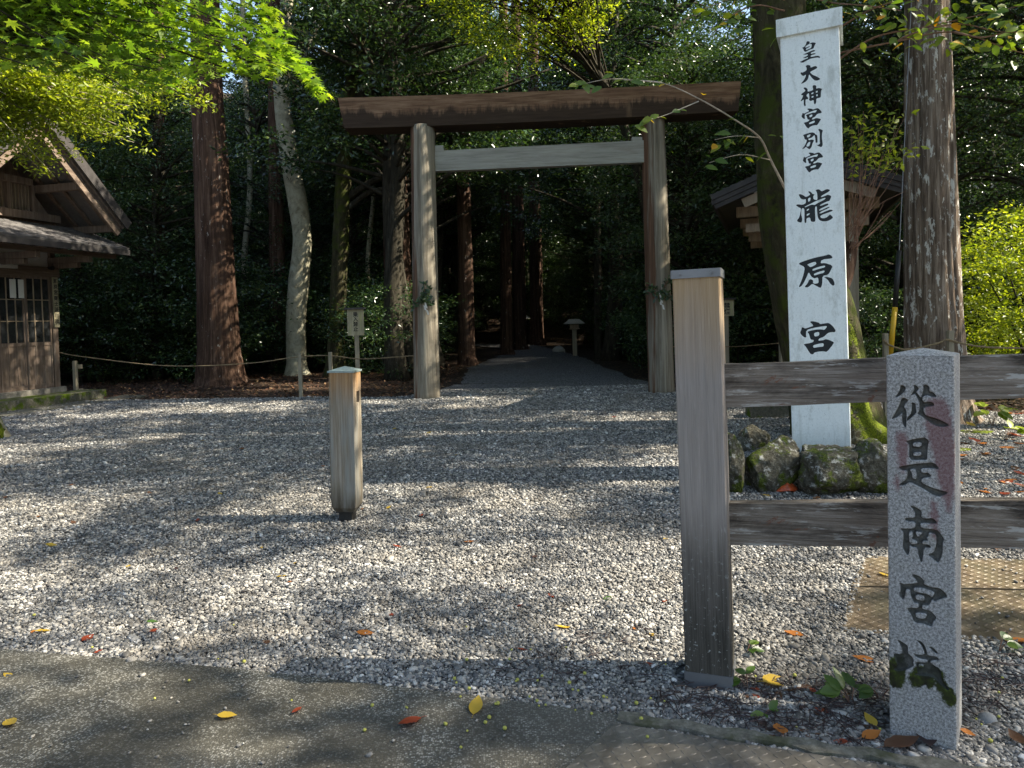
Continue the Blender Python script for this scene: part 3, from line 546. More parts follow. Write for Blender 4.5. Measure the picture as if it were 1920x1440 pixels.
def inscribed(name, nu, nv, W, H_, D, x0, y0, tofield, depth, mat, parent, extra=(), taper=0.):
    """square pillar whose front face is a fine grid that carries (and when depth>0 is cut by) the writing"""
    u = np.linspace(-W / 2, W / 2, nu); v = np.linspace(0, H_, nv); Ug, Vg = np.meshgrid(u, v); P = tofield(Ug.ravel(), Vg.ravel())
    fields = {'ink': None}; s = textfield(P, extra[0]); fields['ink'] = np.clip(s / 12 + .5, 0, 1)
    for nme, gl in extra[1:]: fields[nme] = np.clip(textfield(P, [gl], 40) / 34 + .5, 0, 1)
    dep = depth * np.clip(s / 3.2 + .12, 0, 1) ** .8 if depth else np.zeros(len(P))
    edge = np.clip((W / 2 - np.abs(Ug.ravel())) / .008, 0, 1); front = (1 - np.sqrt(edge * (2 - edge))) * .006
    k = 1 - taper * Vg.ravel() / H_
    V = np.c_[Ug.ravel() * k, dep + front, Vg.ravel()]; n = nu * nv
    q = (np.arange(nv - 1)[:, None] * nu + np.arange(nu - 1)[None, :]).ravel(); quads = np.stack([q, q + 1, q + nu + 1, q + nu], -1)
    B = [(-W / 2, .006, 0), (W / 2, .006, 0), (W / 2, D, 0), (-W / 2, D, 0)]; kt = 1 - taper
    T = [(x * kt, y, H_) for x, y, _ in B]
    V = np.vstack([V, B, T]); b = n; ex = [(b + 1, b + 2, b + 6, b + 5), (b + 2, b + 3, b + 7, b + 6), (b + 3, b, b + 4, b + 7), (b + 4, b + 5, b + 6, b + 7), (b + 3, b + 2, b + 1, b)]
    allq = np.vstack([quads, np.array(ex)]); me = mesh_np(name, V, allq.ravel(), np.arange(len(allq)) * 4, mat)
    sm = np.zeros(len(allq), bool); sm[:len(quads)] = depth > 0; me.polygons.foreach_set('use_smooth', sm)
    for nme, f in fields.items():
        a = me.attributes.new(nme, 'FLOAT', 'POINT'); a.data.foreach_set('value', np.concatenate([f, np.zeros(8)]).astype(np.float32))
    return link(name, me, parent)
def frame(o, rz, lean_x=0., lean_y=0.):
    o.rotation_mode = 'XYZ'; o.rotation_euler = (lean_x, lean_y, rz)

# ------------------------------------------------------------------ white painted pillar (front face seen almost square on)
YP = 6.35; pc = at(1540.5, 838, YP); top = at(1519, 63, YP); wpx = pxm(YP)
PH = (top[2] - pc[2]); PW = 103.5 * wpx * 1.0; rzp = -math.atan2(pc[0], YP) - math.radians(2)
pil = thing('inscribed_pillar', 'tall white painted square pillar with black brush writing and low pyramid cap', 'pillar', (pc[0], pc[1], pc[2] - .25))
leanp = math.atan2(top[0] - pc[0], PH)
frame(pil, rzp, 0, leanp)
PW = 103.2 * wpx / math.cos(math.radians(2)) * .985; PHH = (838 - 63) * wpx * 1.005
def pfield(u, v):
    y = 838 - (v - .25) / PHH * 775; return np.c_[1540.8 - (838 - y) * .0281 + u / PW * 103.2, y]
inscribed('shaft', 130, 720, PW, PHH + .25, PW, 0, 0, pfield, 0, M['white'], pil, (PILLAR_TEXT,))
mb = MB(); hc = PHH + .25; a = PW / 2 + .028; cz = .155; cy = PW / 2
mb.box((0, cy, hc + cz / 2 - .02), (2 * a, 2 * a, cz))
V = [(-a, cy - a, hc + cz - .02), (a, cy - a, hc + cz - .02), (a, cy + a, hc + cz - .02), (-a, cy + a, hc + cz - .02), (0, cy, hc + cz + .085)]
mb.add(V, [(0, 1, 4), (1, 2, 4), (2, 3, 4), (3, 0, 4)])
part('cap', mb, M['white'], pil, world=False)

# ------------------------------------------------------------------ carved granite marker
gp = ground(1729.5, 1400); YS = gp[1]; SW = .201; SHH = at(1720.5, 668, YS)[2]
st = thing('stone_marker', 'square granite marker post with carved characters, red stains and moss in the lowest one', 'stone marker', (gp[0], gp[1], 0))
frame(st, -math.radians(36.5), 0, 0)
def sfield(u, v):
    y = 1398 - v / SHH * 730; return np.c_[1729.5 - (1398 - y) * .01233 + u / SW * 128, y]
inscribed('shaft', 170, 900, SW, SHH, SW, 0, 0, sfield, .014, M['granite'], st, (STONE_TEXT, ('mossy', S_MOSS), ('red', S_RED)))
mb = MB(); a = SW / 2; e = .002
mb.add([(-a + e, e, SHH + .001), (a - e, e, SHH + .001), (a - e, SW - e, SHH + .001), (-a + e, SW - e, SHH + .001), (0, a, SHH + .024)], [(0, 1, 4), (1, 2, 4), (2, 3, 4), (3, 0, 4), (3, 2, 1, 0)])
part('cap', mb, M['granite'], st, world=False)

# ------------------------------------------------------------------ rail fence in front: one square post, two rails running behind the marker
fp = ground(1329, 1293); FY = fp[1]
tp = at(1303, 512, FY); FH = tp[2]
fpost = thing('fence_post', 'big weathered square wooden post with grey sheet-metal cap and foot', 'post', (fp[0], fp[1], 0))
frame(fpost, -math.radians(20.5), 0, math.atan2(tp[0] - fp[0], FH) * .9)
fw = .182
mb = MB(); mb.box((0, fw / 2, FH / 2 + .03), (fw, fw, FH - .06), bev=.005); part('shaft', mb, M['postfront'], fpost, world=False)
mb = MB(); mb.box((0, fw / 2, FH - .001), (fw + .012, fw + .012, .034), bev=.003); part('cap', mb, M['steel'], fpost, world=False)
for sx in (-.06, .062):
    mb = MB(); mb.tube([(sx, -.0065, FH - .002), (sx, -.011, FH - .002)], [.006, .005], 8); part('screw', mb, M['steel'], fpost, world=False)
mb = MB(); mb.box((0, fw / 2, .025), (fw + .008, fw + .008, .075), bev=.003); part('foot', mb, M['steel'], fpost, world=False)
def rail(x0, yt0, yb0, x1, yt1, yb1, Y0, Y1, label, off):
    a0, b0 = at(x0, yt0, Y0), at(x0, yb0, Y0); a1, b1 = at(x1, yt1, Y1), at(x1, yb1, Y1); d = a1 - a0; d /= np.linalg.norm(d); back = np.array([-d[1], d[0], 0]) * .06
    c = (a0 + b1) / 2; L = np.linalg.norm(a1 - a0); o = thing('fence_rail', label, 'rail', c, math.atan2(d[1], d[0]), 'rails of the front fence')
    Mi = np.array(Matrix.Rotation(-math.atan2(d[1], d[0]), 3, 'Z'))
    loc = [(Mi @ (p - c)) for p in (b0, b1, b1 + back, b0 + back, a0, a1, a1 + back, a0 + back)]
    ring0 = np.array([loc[0], loc[3], loc[7], loc[4]]); ring1 = np.array([loc[1], loc[2], loc[6], loc[5]]); R_ = [ring0 + (ring1 - ring0) * t for t in np.linspace(0, 1, 40)]
    mb = MB(); V = np.vstack(R_); V[:, 2] += (vnoise(np.c_[V[:, 0] * 6, V[:, 2] * 3, V[:, 1]], 4 + int(off)) - .5) * .008
    mb.add(V, [(0, 1, 2, 3), tuple(39 * 4 + k for k in (3, 2, 1, 0))] + [(i * 4 + k, (i + 1) * 4 + k, (i + 1) * 4 + (k + 1) % 4, i * 4 + (k + 1) % 4) for i in range(39) for k in range(4)])
    me = mesh_from('board', mb, M['rail']); bm = bmesh.new(); bm.from_mesh(me); bmesh.ops.recalc_face_normals(bm, faces=bm.faces); bm.to_mesh(me); bm.free(); link('board', me, o)
    return o
YR = lambda px: FY + .10 + (px - 1350) * -.00052
rail(1347, 683, 764, 2010, 660.5, 742, YR(1347), YR(2010), 'upper horizontal rail, dark timber with peeling reddish paint and pale lichen', 0)
rail(1352, 945, 1022, 2010, 939, 1031, YR(1352), YR(2010), 'lower horizontal rail, weathered grey timber with a black stain near the post', 1)

# ------------------------------------------------------------------ short bollard in the yard
bp = ground(652, 976); BY = bp[1]
bt = at(649, 694, BY); BH = bt[2]
bo = thing('wooden_bollard', 'short square wooden bollard with green copper cap and mortise hole standing in the gravel', 'bollard', (bp[0], bp[1], 0))
frame(bo, math.radians(-math.degrees(math.atan2(bp[0], BY)) - 19), 0, math.atan2(bt[0] - bp[0], BH) * .6)
bw = .196; h0 = .085
mb = MB(); z0, z1 = h0, BH - .012; hz0, hz1 = BH - .245, BH - .16; hy0, hy1 = -.03, .035; h = bw / 2; hb = h * .93
prof = lambda z, s: [(-s, -s, z), (s, -s, z), (s, s, z), (-s, s, z)]
def lev(z, s, cut=0):
    c = cut; x = s; return [(-x + .018, -x, z), (x - .004, -x, z), (x, -x + .004, z), (x, hy0, z), (x - c, hy0, z), (x - c, hy1, z), (x, hy1, z), (x, x - .018, z), (x - .018, x, z), (-x + .018, x, z), (-x, x - .018, z), (-x, -x + .018, z)]
tz = lambda z: h * (.985 + .04 * (1 - (z - z0) / (z1 - z0)))
L = [lev(z0, h * .72), lev(z0 + .035, h * .96), lev(z0 + .1, tz(z0 + .1))] + [lev(z, tz(z)) for z in (z0 + .3, .6)] + [lev(hz0 - .001, tz(hz0)), lev(hz0, tz(hz0), .06), lev(hz1, tz(hz1), .06), lev(hz1 + .001, tz(hz1)), lev(z1, tz(z1))]
n = 12; V = np.vstack([np.array(l) for l in L]); mb.add(V, [tuple(range(n - 1, -1, -1)), tuple((len(L) - 1) * n + k for k in range(n))] + [(i * n + k, i * n + (k + 1) % n, (i + 1) * n + (k + 1) % n, (i + 1) * n + k) for i in range(len(L) - 1) for k in range(n)])
part('shaft', mb, M['bollard'], bo, world=False)
mb = MB(); a = h + .004; mb.box((0, 0, BH - .006), (2 * a, 2 * a, .013)); mb.add([(-a, -a, BH + .0008), (a, -a, BH + .0008), (a, a, BH + .0008), (-a, a, BH + .0008), (0, 0, BH + .032)], [(0, 1, 4), (1, 2, 4), (2, 3, 4), (3, 0, 4)]); part('cap', mb, M['copper'], bo, world=False)
mb = MB(); mb.box((0, 0, .035), (.10, .10, .11)); mb.box((0, 0, .083), (.135, .135, .014)); part('stub', mb, M['iron'], bo, world=False)

# ------------------------------------------------------------------ the gate (torii)
TL0, TL1 = ground(801, 747), at(792.5, 240, 14.1); TR0, TR1 = ground(1240.5, 736), at(1223.5, 222, 14.0)
gate = thing('torii_gate', 'tall plain wooden shrine gate, two log pillars under a long dark lintel', 'torii gate', ((TL0[0] + TR0[0]) / 2, 14.08, 0))
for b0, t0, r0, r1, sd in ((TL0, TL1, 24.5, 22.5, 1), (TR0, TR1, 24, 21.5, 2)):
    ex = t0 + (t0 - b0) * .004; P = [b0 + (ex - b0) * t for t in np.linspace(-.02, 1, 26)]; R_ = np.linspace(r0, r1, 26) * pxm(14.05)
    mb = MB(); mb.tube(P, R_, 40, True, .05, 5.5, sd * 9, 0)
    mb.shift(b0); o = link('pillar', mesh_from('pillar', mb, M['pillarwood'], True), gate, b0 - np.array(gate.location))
def sect(pxc, ytop, ybot, Y, dep, flare, slope):
    a = at(pxc, ytop, Y); b = at(pxc, ybot, Y); ht = a[2] - b[2]; x = a[0]; y = Y
    return np.array([(x + flare * 0, y - dep / 2, b[2]), (x, y + dep / 2, b[2]), (x, y + dep / 2 + .03, a[2] - slope), (x, y, a[2]), (x, y - dep / 2 - .03, a[2] - slope)])
s0 = sect(640, 188, 248, 14.25, .54, 0, .05); s1 = sect(1380, 157, 216, 13.85, .54, 0, .05)
s0[:2, 0] += .10; s1[:2, 0] -= .05
mb = MB(); N_ = 24; R_ = [s0 + (s1 - s0) * t + np.array([0, 0, .035 * (4 * (t - .5) ** 2) - .03]) for t in np.linspace(0, 1, N_)]
mb.add(np.vstack(R_), [(0, 4, 3, 2, 1), tuple((N_ - 1) * 5 + k for k in range(5))] + [(i * 5 + k, i * 5 + (k + 1) % 5, (i + 1) * 5 + (k + 1) % 5, (i + 1) * 5 + k) for i in range(N_ - 1) for k in range(5)])
def partl(name, mb, mat, parent, smooth=False):       # as part(), but the mesh keeps its own origin in its middle
    V = np.vstack(mb.v); c = (V.max(0) + V.min(0)) / 2; mb.shift(c); me = mesh_from(name, mb, mat, smooth)
    bm = bmesh.new(); bm.from_mesh(me); bmesh.ops.recalc_face_normals(bm, faces=bm.faces); bm.to_mesh(me); bm.free()
    return link(name, me, parent, c - np.array(parent.location))
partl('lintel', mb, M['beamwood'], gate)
mb = MB(); a0, b0 = at(812, 285, 14.14), at(812, 322.5, 14.14); a1, b1 = at(1207, 265, 13.98), at(1207, 306, 13.98); dy = np.array([0, .17, 0])
mb.hexa([b0 - dy / 2, b0 + dy / 2, a0 + dy / 2, a0 - dy / 2], [b1 - dy / 2, b1 + dy / 2, a1 + dy / 2, a1 - dy / 2]); partl('tie_beam', mb, M['nuki'], gate)
for x0, x1, yt, yb, Yk in ((812, 832, 274, 284.5, 14.13), (1184, 1203, 258, 266, 13.99)):
    mb = MB(); c0, c1 = at(x0, yb, Yk), at(x1, yt, Yk); mb.box((c0 + c1) / 2, (c1[0] - c0[0], .13, c1[2] - c0[2])); partl('wedge', mb, M['nuki'], gate)

# ------------------------------------------------------------------ leaves
def quads_leaf(C, Nn, D, L, Wd, fold=.18):
    """elongated folded leaf: 4 corner diamond with 2 shoulder points -> 6 verts, 2 quads. C base, Nn normal, D direction"""
    D = D - Nn * (D * Nn).sum(1)[:, None]; D /= np.linalg.norm(D, axis=1)[:, None] + 1e-9; S_ = np.cross(Nn, D); L = L[:, None]; Wd = Wd[:, None]
    v = np.stack([C, C + D * L * .45 + S_ * Wd * .5 + Nn * Wd * fold, C + D * L, C + D * L * .45 - S_ * Wd * .5 + Nn * Wd * fold], 1)
    return v.reshape(-1, 3)
def leafmesh(name, V, mat):
    n = len(V) // 4; i = np.arange(n) * 4
    loops = np.stack([i, i + 1, i + 2, i, i + 2, i + 3], -1).ravel(); return mesh_np(name, V, loops, np.arange(2 * n) * 3, mat)
def unit(v): return v / (np.linalg.norm(v, axis=-1, keepdims=True) + 1e-9)
def spray(centers, radii, per, size, flat=.35, upb=1.1, droop=.15, rs=RS, wr=.45, outward=None):
    C_ = np.repeat(np.asarray(centers, float), per, 0); r = np.repeat(np.asarray(radii, float), per)[:, None]
    o = rs.normal(size=C_.shape) * .55; o *= np.minimum(1, 1.6 / (np.linalg.norm(o, axis=1)[:, None] + 1e-6)); o[:, 2] *= flat
    P = C_ + o * r; Nn = unit(rs.normal(size=C_.shape) * .62 + np.array([0, 0, upb])); D = unit(rs.normal(size=C_.shape) * .7 + o * 1.2 + np.array([0, 0, -droop]))
    L = size * rs.uniform(.65, 1.25, len(P)); return quads_leaf(P, Nn, D, L, L * wr)
def maple_leaves(C_, Nn, D, L):
    ang = np.radians([0, 13, 38, 52, 78, 95, 128, 180, 232, 265, 282, 308, 322, 347]); rad = np.array([1, .42, .92, .36, .72, .28, .42, .1, .42, .28, .72, .36, .92, .42])
    D = unit(D - Nn * (D * Nn).sum(1)[:, None]); S_ = np.cross(Nn, D); n = len(C_)
    pts = C_[:, None, :] + L[:, None, None] * rad[None, :, None] * (np.cos(ang)[None, :, None] * D[:, None, :] + np.sin(ang)[None, :, None] * S_[:, None, :]) - Nn[:, None, :] * (L[:, None, None] * .16 * (rad ** 2)[None, :, None])
    V = np.concatenate([C_[:, None, :], pts], 1).reshape(-1, 3); b = (np.arange(n) * 15)[:, None]
    k = np.arange(14); tri = np.stack([np.zeros(14, int), k + 1, (k + 1) % 14 + 1], -1).ravel()[None, :] + b
    return V, tri.ravel(), np.arange(n * 14) * 3

def ovals(C, Nn, D, L, Wd, fold=.12, curl=.12):
    """rounded leaf with a midrib: 10 verts, two 6-sided halves"""
    D = unit(D - Nn * (D * Nn).sum(1)[:, None]); S_ = np.cross(Nn, D); L = L[:, None]; Wd = Wd[:, None]; n = len(C)
    t = [0, .18, .45, .75, 1]; wv = [.04, .36, .5, .34, 0]; V = []
    for a, b in zip(t, wv):
        m = C + D * L * a - Nn * L * curl * a * a; V += [m + S_ * Wd * b + Nn * Wd * b * fold * 2, m, m - S_ * Wd * b + Nn * Wd * b * fold * 2]
    V = np.stack(V, 1).reshape(-1, 3); q = []
    for i in range(4): q += [(i * 3, i * 3 + 3, i * 3 + 4, i * 3 + 1), (i * 3 + 1, i * 3 + 4, i * 3 + 5, i * 3 + 2)]
    return V, ((np.arange(n) * 15)[:, None, None] + np.array(q)[None]).reshape(-1), np.arange(n * 8) * 4
def ovalmesh(name, C, Nn, D, L, Wd, mat, off=0, fold=.12, curl=.12):
    V, lo, s_ = ovals(np.asarray(C, float), np.asarray(Nn, float), np.asarray(D, float), np.asarray(L, float), np.asarray(Wd, float), fold, curl); return mesh_np(name, V - off, lo, s_, mat)
# ------------------------------------------------------------------ evergreen sprigs with paper tied to the gate pillars
def sprig(px, py, Y, label, seed):
    rs = np.random.RandomState(seed); c = at(px, py, Y); t = thing('evergreen_sprig', label, 'sprig', c)
    mb = MB(); P0 = []; ends = []
    for k in range(9):
        e = c + np.array([rs.uniform(-.28, .3), -.06 - rs.uniform(0, .12), rs.uniform(-.22, .34)]); pth = smoothpath([c + [0, .02, -.1], c + (e - c) * .5 + [0, -.05, .04], e], 4)
        mb.tube(pth, np.linspace(.006, .003, len(pth)), 5); ends += [pth[i] for i in range(3, len(pth))]
    part('twigs', mb, M['twig'], t)
    E_ = np.repeat(np.array(ends), 3, 0); E_ = E_ + rs.normal(size=E_.shape) * .025; k_ = len(E_); L_ = rs.uniform(.06, .10, k_); link('leaves', ovalmesh('leaves', E_, unit(rs.normal(size=E_.shape) * .6 + [0, -1.0, .5]), unit(rs.normal(size=E_.shape) + (E_ - c) * 3), L_, L_ * .5, M['leaf_under'], c), t)
    mb = MB(); q = np.array([0., -.15, 0]); w_ = .035
    for i, (dx, dz) in enumerate([(0, 0), (.02, -.09), (.0, -.13), (.05, -.22)]):
        a = c + q + [dx - w_ / 2, -.004 * i, dz]; mb.add([a, a + [w_, 0, -.01], a + [w_ + .022, .01, -.10], a + [.022, .01, -.09]], [(0, 1, 2, 3)])
    part('paper_streamer', mb, M['paper'], t); return t
sprig(797, 560, 13.80, 'leafy evergreen sprig with white paper tied to the left gate pillar', 3)
sprig(1234, 550, 13.75, 'leafy evergreen sprig with white paper tied to the right gate pillar', 4)

# ------------------------------------------------------------------ shrine office on the left
HO = np.array([-9.99, 14.77, 0.]); HR = -math.radians(14)
house = thing('shrine_office', 'small aged timber shrine office with glazed sliding doors and shingled gable roof', 'building', HO, HR)
def hp(name, mb, mat, parent=house, smooth=False): return link(name, mesh_from(name, mb, mat, smooth), parent)
YC = -.70; YE = .65; YW = -2.05; BASE = .32; LZ = 2.67
mb = MB(); mb.box((-2.2, YC, 2.2), (4.3, YE - YW - .2, 3.1)); hp('body', mb, M['housewood'])
for x, y in ((-.04, YE - .07), (-.04, YW + .07), (-4.3, YE - .07), (-4.3, YW + .07)):
    mb = MB(); mb.box((x, y, (BASE + LZ) / 2 + .2), (.14, .14, LZ - BASE + .9), bev=.006); hp('corner_post', mb, M['housewood'])
mb = MB(); mb.box((.0, YC, 2.765), (.16, YE - YW + .1, .19), bev=.006); hp('lintel', mb, M['housewoodx'])
mb = MB(); mb.box((-.05, YC, 3.10), (.06, YE - YW - .28, .42)); hp('plaster_panel', mb, M['plaster'])
mb = MB(); mb.box((0, YC, .235), (.26, YE - YW + .12, .16), bev=.01); hp('sill_beam', mb, plain('silvered_sill', (.23, .21, .18), .9, .2, 0, .35, 12))
mb = MB(); mb.box((.40, YC + .1, .10), (.74, YE - YW + .75, .21), bev=.02); hp('stone_step', mb, M['mossblock'])
mb = MB(); mb.box((-2.2, YC, .07), (4.4, YE - YW, .16)); hp('footing', mb, M['kerb'])
def door(y0, y1, xo):
    fr = .032; mb = MB(); w_ = y1 - y0; yc = (y0 + y1) / 2; zb, zt, zm = BASE, LZ, 1.26
    for y in (y0 + fr / 2, y1 - fr / 2): mb.box((xo, y, (zb + zt) / 2), (.036, fr, zt - zb))
    for z, hgt in ((zb + .05, .1), (zm, .07), (zt - .025, .05)): mb.box((xo, yc, z), (.034, w_ - 2 * fr - .001, hgt))
    d = hp('door', mb, M['housewood'])
    mb = MB(); mb.box((xo - .006, yc, (zb + zm) / 2 + .03), (.012, w_ - 2 * fr, zm - zb - .1)); hp('lower_panel', mb, M['housewood'], d)
    mb = MB()
    for k in (1, 2): mb.box((xo + .006, y0 + w_ * k / 3 + (.0 if k == 1 else .0), (zb + zm) / 2 + .03), (.016, .024, zm - zb - .14))
    hp('battens', mb, M['housewood'], d)
    mb = MB(); zg0, zg1 = zm + .035, zt - .05
    for k in (1, 2): mb.box((xo + .004, y0 + w_ * k / 3, (zg0 + zg1) / 2), (.022, .018, zg1 - zg0)); mb.box((xo + .0045, yc, zg0 + (zg1 - zg0) * k / 3), (.0225, w_ - 2 * fr, .018))
    hp('lattice', mb, M['lattice'], d)
    mb = MB(); mb.box((xo - .006, yc, (zg0 + zg1) / 2), (.006, w_ - 2 * fr, zg1 - zg0)); hp('glass', mb, M['glass'], d); return d
dw = .585
doors = [door(.47 - dw * (i + 1) + (.01 if i else 0), .47 - dw * i, .03 if i in (0, 3) else -.012) for i in range(4)]
mb = MB(); z0 = LZ - .07
for k in (0, 1): mb.box((.012, .47 - dw * 1.0 - .055 - .19 * k, z0 - .2), (.004, .135, .38))
papers = hp('notices', mb, M['paper'], doors[1])
mb = MB(); mb.box((.055, YE - .055, 2.14), (.02, .13, 1.08)); nb = hp('name_board', mb, M['signboard'])
def lettering(txt, size, mat, parent, M4, spacing=1., bold=.0):
    """vertical line of characters as thin raised ink"""
    c = bpy.data.curves.new('lettering', 'FONT'); c.body = '\n'.join(txt); c.size = size; c.space_line = spacing; c.align_x = 'CENTER'; c.offset = bold; c.extrude = .0006; c.resolution_u = 3
    o = bpy.data.objects.new('tmp', c); COL.objects.link(o); bpy.context.view_layer.update()
    me = bpy.data.meshes.new_from_object(o.evaluated_get(bpy.context.evaluated_depsgraph_get())); bpy.data.objects.remove(o)
    me.name = 'lettering'; me.transform(M4); me.materials.clear(); me.materials.append(mat); return link('lettering', me, parent)
FX = Matrix(((0, 0, 1, 0), (1, 0, 0, 0), (0, 1, 0, 0), (0, 0, 0, 1)))     # text plane facing local +x: text x -> y, y -> z
lettering('瀧原宮衛士派出所', .105, M['ink'], nb, Matrix.Translation((.0662, YE - .055, 2.555)) @ FX, 1.17, .002)
mb = MB(); mb.box((.14, -.62, 2.83), (.09, .5, .07), bev=.01); hp('strip_lamp', mb, M['plaster'])
mb = MB(); mb.tube([(.08, YE - .2, 2.86), (.17, YE - .2, 2.86)], [.035, .05], 10); mb.tube([(.08, YE - .12, 2.95), (.15, YE - .1, 2.95)], [.03, .045], 10); hp('spot_lamp', mb, M['black_guard'])
# pent roof over the doors and the main gable roof
def roofslab(name, a, b, c, d, th, mat, parent):
    """quad a,b (eave) c,d (ridge side) with UV in metres, thickness th"""
    a, b, c, d = [np.array(k, float) for k in (a, b, c, d)]; n_ = np.cross(b - a, d - a); n_ /= np.linalg.norm(n_)
    if n_[2] < 0: n_ = -n_
    V = [a, b, c, d] + [k - n_ * th for k in (a, b, c, d)]
    mb = MB(); mb.add(V, [(0, 1, 2, 3), (7, 6, 5, 4), (0, 4, 5, 1), (1, 5, 6, 2), (2, 6, 7, 3), (3, 7, 4, 0)]); rs = np.random.RandomState(len(name) + int(abs(a[1]) * 10)); W_, H_ = np.linalg.norm(b - a), np.linalg.norm(d - a); nr = int(H_ / .115)
    Q = lambda s_, t_: a + (b - a) * s_ + (d + (c - d) * s_ - a - (b - a) * s_) * t_
    for i in range(nr):
        s0 = 0.; t0 = i / nr - .012 * (i > 0); t1 = min(1, (i + 1.25) / nr)
        while s0 < .999:
            s1 = min(1, s0 + rs.uniform(.10, .2) / W_); lf = .020 + rs.uniform(0, .009); tt = t0 + rs.uniform(-.10, .06) / nr * (i > 0); g_ = .0012 / W_
            p = [Q(s0 + g_, tt), Q(s1 - g_, tt), Q(s1 - g_, t1), Q(s0 + g_, t1)]; up_ = [n_ * lf, n_ * lf, n_ * .003, n_ * .003]
            mb.add([p[k] + up_[k] for k in range(4)] + [p[0] + n_ * .001, p[1] + n_ * .001], [(0, 1, 2, 3), (4, 5, 1, 0), (0, 3, 4), (1, 5, 2)]); s0 = s1
    me = mesh_from(name, mb, None)
    me.materials.append(mat); return link(name, me, parent)
PE, PWl = 1.36, -3.0
pr_ = roofslab('pent_roof', (1.3, PWl, 3.29), (1.3, PE, 3.29), (-.05, PE + .12, 3.80), (-.05, PWl, 3.80), .05, M['shingle'], house)
mb = MB(); mb.box((1.29, (PE + PWl) / 2, 3.205), (.05, PE - PWl + .01, .12)); hp('eave_fascia', mb, M['fascia'], pr_)
mb = MB(); y = PWl + .1
while y < PE: mb.beam((1.22, y, 3.16), (-.02, y, 3.63), .05, .07); y += .27
hp('rafters', mb, M['housewood'], pr_)
for y in (YE - .1, YC + .0, YW + .1):
    mb = MB(); mb.beam((1.05, y, 3.02), (-.1, y, 3.02), .10, .13); mb.beam((.75, y, 2.90), (-.1, y, 2.90), .09, .10); hp('bracket', mb, M['housewood'])
mb = MB(); mb.beam((.98, PWl + .1, 3.12), (.98, PE - .08, 3.12), .09, .09); hp('eave_purlin', mb, M['housewoodx'])
RZ, EY, EZ = 5.86, 1.42, 3.86; XO = 1.3; XI = -5.2
for s in (1, -1):
    e0 = YC + s * (EY - YC); rf = roofslab('roof', (XI, e0, EZ), (XO, e0, EZ), (XO, YC, RZ), (XI, YC, RZ), .09, M['shingle'], house)
    d_ = np.array([0, YC - e0, RZ - EZ]); L_ = np.linalg.norm(d_); d_ /= L_; nn = np.array([0, s * d_[2], abs(d_[1])])
    mb = MB(); mb.beam((XO + .012, e0, EZ - .08), (XO + .012, YC, RZ - .08), .03, .20, (1, 0, 0)); hp('verge_edge', mb, M['fascia'], rf) if False else None
    mb = MB(); a = np.array([XO + .005, e0, EZ]); b = np.array([XO + .005, YC, RZ]); o1, o2 = nn * .01, nn * -.20
    mb.hexa([a + o1, a + o2, a + o2 + [.035, 0, 0], a + o1 + [.035, 0, 0]], [b + o1, b + o2, b + o2 + [.035, 0, 0], b + o1 + [.035, 0, 0]]); hp('verge', mb, M['fascia'], rf)
    mb = MB(); q0 = a - d_ * .0 - nn * .24 - [.14, 0, 0]; q1 = b - nn * .24 - [.14, 0, 0]; o2 = nn * -.17
    mb.hexa([q0, q0 + o2, q0 + o2 + [.05, 0, 0], q0 + [.05, 0, 0]], [q1, q1 + o2, q1 + o2 + [.05, 0, 0], q1 + [.05, 0, 0]]); hp('bargeboard', mb, M['housewoodx'], rf)
    mb = MB(); q0 = a - nn * .14 - [.09, 0, 0] + d_ * .03; q1 = b - nn * .14 - [.09, 0, 0]; o2 = nn * -.08
    mb.hexa([q0, q0 + o2, q0 + o2 + [.05, 0, 0], q0 + [.05, 0, 0]], [q1, q1 + o2, q1 + o2 + [.05, 0, 0], q1 + [.05, 0, 0]]); hp('upper_bargeboard', mb, M['housewood'], rf)
    mb = MB()
    for x in np.arange(XO - .45, -.3, -.42): mb.beam(np.array([x, e0, EZ]) - nn * .13 + d_ * .05, np.array([x, YC, RZ]) - nn * .13, .05, .08, (1, 0, 0))
    hp('rafters', mb, M['housewood'], rf)
    for t in (.03, .42):
        p = np.array([0, e0, EZ]) + d_ * L_ * t - nn * .26; mb = MB(); mb.box((.55, p[1], p[2]), (1.3, .12, .15)); hp('purlin', mb, M['housewood'], rf)
mb = MB(); mb.box((-1.95, YC, RZ + .03), (6.5, .30, .14), bev=.02); mb.box((-1.95, YC, RZ + .13), (6.5, .16, .07)); hp('ridge_cap', mb, M['fascia'])
mb = MB(); mb.hexa([(-.06, YC - 1.55, 3.75), (-.06, YC + 1.55, 3.75), (-.06, YC, 5.55)], [(-.12, YC - 1.55, 3.75), (-.12, YC + 1.55, 3.75), (-.12, YC, 5.55)]); gw = hp('gable_wall', mb, M['housewood'])
mb = MB(); mb.box((.0, YC, 3.93), (.14, 3.0, .16)); mb.box((.02, YC, 4.62), (.12, 1.7, .13))
for y in (-.9, -.35, .35, .9): mb.box((-.02, YC + y, 4.28), (.08, .08, .58))
hp('gable_frame', mb, M['housewood'], gw)
mb = MB()
for y in np.arange(-.83, .84, .075):
    if abs(abs(y) - .35) > .06: mb.box((-.035, YC + y, 4.28), (.04, .022, .54))
hp('gable_slats', mb, M['lattice'], gw)
